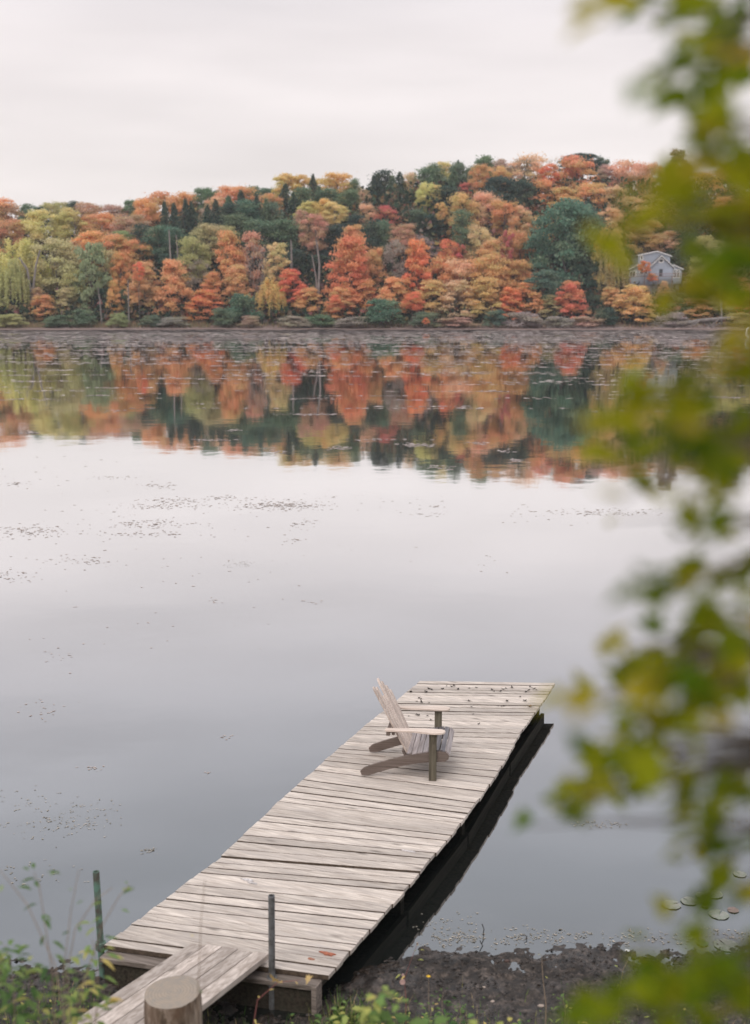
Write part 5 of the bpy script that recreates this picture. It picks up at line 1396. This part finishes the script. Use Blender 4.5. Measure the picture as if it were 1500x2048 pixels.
# twigs poking from the water
twm = plain('wet_twig', (0.035, 0.025, 0.02), .6)
def twig(pts, label, r=.004):
    b = on_z(*pts[0], 0); P = [at_y(x, y, b.y) - b for x, y in pts]
    P[0].z -= .05
    mb = MB(); mb.tube(P, [r] * len(P), 6, .5); o = mb.build('twig', twm); o.location = b; tag(o, label, 'twig')
twig([(965, 1868), (968, 1858), (964, 1848)], 'bent dark twig sticking up from water right of the dock')
twig([(972, 1892), (962, 1886), (960, 1881)], 'short twig leaning at the water edge below the bent twig')
twig([(1048, 1878), (1054, 1873), (1049, 1870)], 'hooked twig poking from water further right')
stn = plain('muddy_stone', (0.10, 0.06, 0.05), .6)
def stone(px, py, s, mat, label, cat='stone', name='stone'):
    q = on_z(px, py, .03); q.z = max(.0, float(mud(q.x, q.y)))
    r = random.Random(px); mb = MB(); V = []
    for i in range(5):
        for j in range(8):
            th = math.pi * i / 4; ph = 2 * math.pi * j / 8; k = s * r.uniform(.75, 1.15)
            V.append((math.sin(th) * math.cos(ph) * k * 1.4, math.sin(th) * math.sin(ph) * k, math.cos(th) * k * .6 + s * .2))
    mb.add(V, [(i*8+j, (i+1)*8+j, (i+1)*8+(j+1) % 8, i*8+(j+1) % 8) for i in range(4) for j in range(8)], .5)
    o = mb.build(name, mat, smooth=True); o.location = q; tag(o, label, cat)
stone(1014, 1919, .018, stn, 'small reddish stone sitting at the water edge')
stone(1020, 1947, .014, plain('tan_stone', (0.4, 0.3, 0.2), .6), 'tiny tan pebble on the mud below the reddish stone')
chip = plain('bleached_chip', (0.45, 0.36, 0.30), .8, .3, 30)
stone(1082, 2028, .022, chip, 'pale bark chip lying on the mud at the bottom', 'bark chip', 'bark_chip')
stone(985, 2013, .015, chip, 'cream dead leaf scrap on mud left of the bark chip', 'leaf', 'dead_leaf')
stone(968, 1986, .011, chip, 'pale leaf scrap higher on the mud', 'leaf', 'dead_leaf')
stone(1255, 1898, .02, plain('white_shell', (0.8, 0.78, 0.75), .6), 'white shell fragments at the muddy edge under blurred leaves', 'shell', 'shell')

# ------------------------------------------------------------------ weeds and grass of the near bank
weed_leaf = foliage('weed_leaf', .4, False, [(0.0, (0.10, 0.19, 0.07)), (0.5, (0.21, 0.31, 0.10)), (0.8, (0.40, 0.39, 0.12)), (1.0, (0.52, 0.36, 0.14))], hue=.03)
stem_m = plain('dry_stem', (0.34, 0.25, 0.18), .85, .3, 20)
red_stem = plain('red_stem', (0.28, 0.10, 0.09), .8, .3, 20)
def weed(label, pts, d, n, sz, tone, stem=stem_m, cat='weed', spread=.06, name='weed_plant', narrow=True, r0=.003, up=.2):
    n = int(n * .72)
    """pts: picture points from foot to tip, the plant standing at distance d"""
    P = [at_y(x, y, d) for x, y in pts]; b = P[0].copy(); gz = float(mud(b.x, d)); 
    foot = Vector((b.x, d, min(gz, b.z) - .03)); t = thing(name, label, cat, tuple(foot))
    r = random.Random(hash(label) % 1000 if False else sum(map(ord, label)))
    pl = [Vector((0, 0, 0))] + [p - foot for p in P]
    mb = MB(); mb.tube(pl, [r0 * (1 - .6 * i / (len(pl) - 1)) for i in range(len(pl))], 6, .5); mb.build('stem', stem, t)
    Q, A, B = [], [], []
    for k in range(n):
        u = up + (1 - up) * (k + r.random()) / n; f = u * (len(pl) - 1); i = min(int(f), len(pl) - 2); p = pl[i].lerp(pl[i+1], f - i)
        a_ = r.uniform(0, 6.28); L_ = sz * r.uniform(.6, 1.2) * (1.15 - .5 * u); wd = L_ * (.16 if narrow else .32)
        dr = Vector((math.cos(a_), math.sin(a_), r.uniform(-.3, .5))).normalized(); sd_ = dr.cross(Vector((0, 0, 1))).normalized()
        s = p + dr * r.uniform(0, spread) 
        e = s + dr * L_ + Vector((0, 0, -L_ * .35)); m1 = s + dr * L_ * .35 + Vector((0, 0, .02 * L_)); m2 = s + dr * L_ * .7 + Vector((0, 0, -L_ * .12))
        tn = min(1, max(0, r.gauss(*tone))); bo = r.random()
        for tri in ([s, m1 - sd_ * wd, m1 + sd_ * wd], [m1 - sd_ * wd, m2 - sd_ * wd * .8, m1 + sd_ * wd], [m1 + sd_ * wd, m2 - sd_ * wd * .8, m2 + sd_ * wd * .8], [m2 - sd_ * wd * .8, e, m2 + sd_ * wd * .8]):
            Q.append([tuple(v) for v in tri]); A.append(tn); B.append(bo)
    if Q: link('leaves', poly_mesh('leaves', np.array(Q), 3, {'rnd': A, 'bough': B}), weed_leaf, t)
    return t
GT, YT = (.25, .2), (.65, .2)
weed('leafy green weed leaning left of the green pipe', [(110, 2048), (105, 1950), (92, 1860), (78, 1770), (68, 1745)], 4.3, 40, .075, GT)
weed('leafy weed with yellowing leaves in front of the green pipe', [(190, 2048), (196, 1990), (195, 1930), (185, 1880)], 4.7, 50, .085, (.55, .25))
weed('slender weed arching right over the dock corner', [(150, 2048), (170, 1960), (205, 1850), (240, 1790), (258, 1770)], 4.5, 26, .075, (.45, .2))
weed('bare dry stalk bending left over the water', [(130, 2048), (110, 1930), (55, 1810), (0, 1740)], 4.1, 3, .05, YT)
weed('thin straw stalk left of the green pipe', [(130, 2048), (128, 1940), (142, 1820), (158, 1740)], 4.2, 4, .04, YT)
weed('thin straw stalk leaning right by the green pipe', [(140, 2048), (135, 1940), (150, 1860), (190, 1800), (225, 1775)], 4.3, 5, .04, YT)
weed('bushy green weed at the left bottom corner', [(30, 2048), (28, 1980), (20, 1920), (10, 1890)], 4.3, 60, .085, (.3, .2))
weed('broad green weed clump at the left bottom', [(80, 2048), (75, 2000), (60, 1960), (50, 1930)], 4.4, 60, .085, (.35, .25))
weed('yellow green weed left of the gangway foot', [(140, 2060), (150, 2020), (160, 1980), (170, 1950)], 4.6, 46, .08, (.6, .2))
weed('low green weed at the very left edge', [(-20, 2060), (-10, 2000), (0, 1950), (-5, 1900)], 4.2, 50, .085, (.3, .2))
weed('faint dry stalk rising before the dock planks', [(395, 2030), (398, 1940), (402, 1840), (410, 1760)], 4.6, 3, .03, YT)
weed('red stemmed weed with pale seed heads right of the dock', [(812, 1995), (808, 1960), (822, 1920), (836, 1885)], 7.6, 16, .05, (.9, .1), red_stem)
weed('pale straw stalk standing on the mud, centre right', [(1092, 2010), (1086, 1960), (1083, 1910)], 7.7, 5, .04, (.8, .1), r0=.005)
weed('thin straw stalk at the right of the mud', [(1240, 1975), (1246, 1940), (1258, 1915)], 7.9, 4, .05, (.8, .1), r0=.004)
weed('low weed with rusty leaves on the centre mud', [(860, 2046), (862, 2025), (866, 2010)], 7.2, 26, .06, (.5, .3))
weed('small green weed behind the yellow flower', [(886, 2046), (884, 2010), (886, 1985)], 7.3, 40, .06, (.2, .15))
weed('small green sprout right of the yellow flower', [(925, 2046), (920, 2020), (918, 2000)], 7.3, 30, .05, (.25, .15))
weed('green sprout on the mud right of the straw stalk', [(1130, 2020), (1126, 2000), (1128, 1980)], 7.6, 26, .05, (.35, .2))
weed('sparse weed on the far right of the mud', [(1180, 2040), (1178, 2015), (1184, 1995)], 7.4, 26, .06, (.5, .3))
weed('pale green broad leaved plant at the bottom centre', [(800, 2110), (795, 2070), (790, 2040)], 4.2, 46, .11, (.35, .1), narrow=False)
weed('arching yellow green plant left of the pale broad leaved one', [(735, 2110), (728, 2050), (745, 1998), (775, 1985), (800, 2005)], 4.2, 46, .06, (.62, .1), narrow=False, spread=.02)
weed('second pale broad leaved plant at the bottom centre right', [(860, 2120), (856, 2080), (850, 2055)], 4.2, 40, .11, (.35, .1), narrow=False)
weed('yellow green low plant at the bottom right of centre', [(960, 2120), (965, 2075), (970, 2050)], 4.2, 40, .10, (.6, .1), narrow=False)
weed('brown twiggy weed with curled leaves before the dock corner', [(505, 2060), (515, 2000), (555, 1965), (600, 1960)], 6.6, 10, .05, (.95, .05), red_stem, spread=.01, r0=.004)
for i_, (x_, y_, d_, t_) in enumerate(((690, 2010, 6.2, (.6, .15)), (915, 2040, 5.6, (.3, .2)), (1010, 2046, 5.8, (.5, .2)), (640, 2035, 6.4, (.25, .15)))):
    weed(['yellowish weed arching at the bottom between dock corner and broad plant', 'green weed at the bottom right of the second broad plant', 'olive weed at the bottom beneath the bark chip',
          'dark green weed hugging the foot of the dock corner'][i_], [(x_, y_ + 90), (x_ - 4, y_ + 40), (x_ + 6, y_)], d_, 44, .085, t_, narrow=(i_ == 3))
# curled yellow leaf on that twig, seed discs and the yellow flower
ylm = foliage('yellowed_leaf', .4, False, [(0, (0.50, 0.32, 0.10)), (1, (0.62, 0.45, 0.22))])
def single_leaf(px, py, d, size, label, tone, seed, rot):
    r = random.Random(seed); P, A, B = [], [], []
    add_leaf(P, A, B, Vector((0, 0, 0)), size, r, tone, .5, rot)
    o = link('curled_leaf', poly_mesh('curled_leaf', np.array([[tuple(v) for v in q] for q in P]), 3, {'rnd': A, 'bough': B}), ylm); o.location = at_y(px, py, d)
    tag(o, label, 'leaf')
single_leaf(548, 1955, 6.5, .09, 'curled yellow leaf hanging by the grey pipe', .3, 3, .9)
single_leaf(612, 1966, 6.5, .07, 'pale folded leaf at the near corner of the dock', .8, 5, 1.2)
fl = thing('yellow_flower', 'tiny yellow flower on a thin stalk above the mud', 'flower', tuple(at_y(858, 1990, 7.35)))
f0 = Vector(fl.location); mb = MB(); mb.tube([Vector((0, 0, -.12)), at_y(857, 1954, 7.35) - f0], .0018, 6, .5); mb.build('stem', stem_m, fl)
mb = MB(); cpt = at_y(857, 1953, 7.35) - f0
for k in range(10):
    a_ = k * .628; u_ = Vector((math.cos(a_), math.sin(a_), .15)) * .016; v_ = Vector((-math.sin(a_), math.cos(a_), 0)) * .005
    mb.add([cpt, cpt + u_ * .6 + v_, cpt + u_, cpt + u_ * .6 - v_, cpt + Vector((0, 0, -.004))], [(0, 1, 2), (0, 2, 3), (4, 2, 1), (4, 3, 2)], .5)
mb.build('petals', plain('yellow_petal', (0.75, 0.45, 0.03), .7), fl)
def disc(px, py, d, s, label):
    mb = MB(); mb.tube([Vector((0, -.002, 0)), Vector((0, .002, 0))], s, 12, .5); o = mb.build('seed_head', plain('seed', (0.62, 0.40, 0.36), .7)); o.location = at_y(px, py, d); tag(o, label, 'seed head')
disc(805, 1964, 7.55, .020, 'round pink seed head on the red stemmed weed')
disc(806, 1950, 7.55, .009, 'tiny pale seed head above the round pink one')
# grass: short blades around the dock foot and along the bank
rg_ = np.random.default_rng(31); Q, A, B = [], [], []
def blades(cx, cy, sx, sy, n, h0, h1):
    x = cx + rg_.normal(size=n) * sx; y = cy + rg_.normal(size=n) * sy
    z = mud(x, y); h = rg_.uniform(h0, h1, n); a_ = rg_.uniform(0, 6.28, n); w_ = rg_.uniform(.0015, .004, n); ln = rg_.uniform(.1, .7, n) * h
    for k in range(n):
        if z[k] < .05 : continue
        lq = DI @ Vector((x[k], y[k], 0))
        if -.95 < lq.x < .95 and lq.y > -.12: continue
        s = np.array([math.cos(a_[k]), math.sin(a_[k]), 0]); t_ = np.array([-s[1], s[0], 0]); b_ = np.array([x[k], y[k], z[k] - .01]); m_ = b_ + [0, 0, h[k] * .6] + s * ln[k] * .35; e = b_ + [0, 0, h[k]] + s * ln[k]
        Q.append([b_ - t_ * w_[k], b_ + t_ * w_[k], m_]); Q.append([m_ - t_ * w_[k] * .8, m_ + t_ * w_[k] * .8, e]); tn = rg_.random(); A.extend([tn, tn]); B.extend([.5, .5])
blades(-.55, 7.7, .5, .22, 1500, .04, .14); blades(-.2, 7.95, .10, .07, 260, .08, .24); blades(.6, 7.4, 1.2, .25, 2600, .03, .11); blades(-.3, 7.75, .28, .16, 1200, .04, .12); blades(-2.6, 7.4, .8, .6, 2600, .05, .22)
blades(-1.5, 7.5, .5, .4, 1500, .05, .2); blades(2.6, 7.2, 1.2, .4, 1200, .03, .12); blades(0, 6.2, 2.5, .7, 7000, .04, .18); blades(0, 4.0, 3.0, 1.0, 5000, .05, .2)
o = link('bank_grass', poly_mesh('bank_grass', np.array(Q), 3, {'rnd': A, 'bough': B}), foliage('grass_blade', .35, False, [(0, (0.05, 0.12, 0.03)), (.6, (0.12, 0.21, 0.05)), (.85, (0.28, 0.25, 0.09)), (1, (0.36, 0.25, 0.15))], hue=.02))
tag(o, 'short green grass with straw bits on the near bank', 'grass', kind='stuff')
# small ground leaves
Q, A, B = [], [], []
for (cx, cy, sx, sy, n) in ((-.45, 7.75, .5, .2, 500), (.7, 7.35, .9, .2, 420), (-2.6, 7.5, .8, .6, 900), (2.2, 7.4, 1.0, .3, 350), (0, 6.2, 2.4, .6, 1500)):
    for k in range(n):
        x, y = cx + rg_.normal() * sx, cy + rg_.normal() * sy; lq = DI @ Vector((x, y, 0))
        if -.95 < lq.x < .95 and lq.y > -.12: continue
        z = float(mud(x, y)); 
        if z < .06: continue
        a_ = rg_.uniform(0, 6.28); s = rg_.uniform(.008, .028); p = np.array([x, y, z + rg_.uniform(.01, .07)]); u_ = np.array([math.cos(a_), math.sin(a_), rg_.uniform(-.4, .5)]) * s; v_ = np.array([-math.sin(a_), math.cos(a_), 0]) * s * .5
        Q.append([p - v_, p + u_ * .9, p + v_]); Q.append([p + v_, p - u_ * .9, p - v_]); A.extend([rg_.random()] * 2); B.extend([rg_.random()] * 2)
o = link('bank_herbs', poly_mesh('bank_herbs', np.array(Q), 3, {'rnd': A, 'bough': B}), weed_leaf)
tag(o, 'small leafy herbs covering the near bank between the grass', 'herbs', kind='stuff')
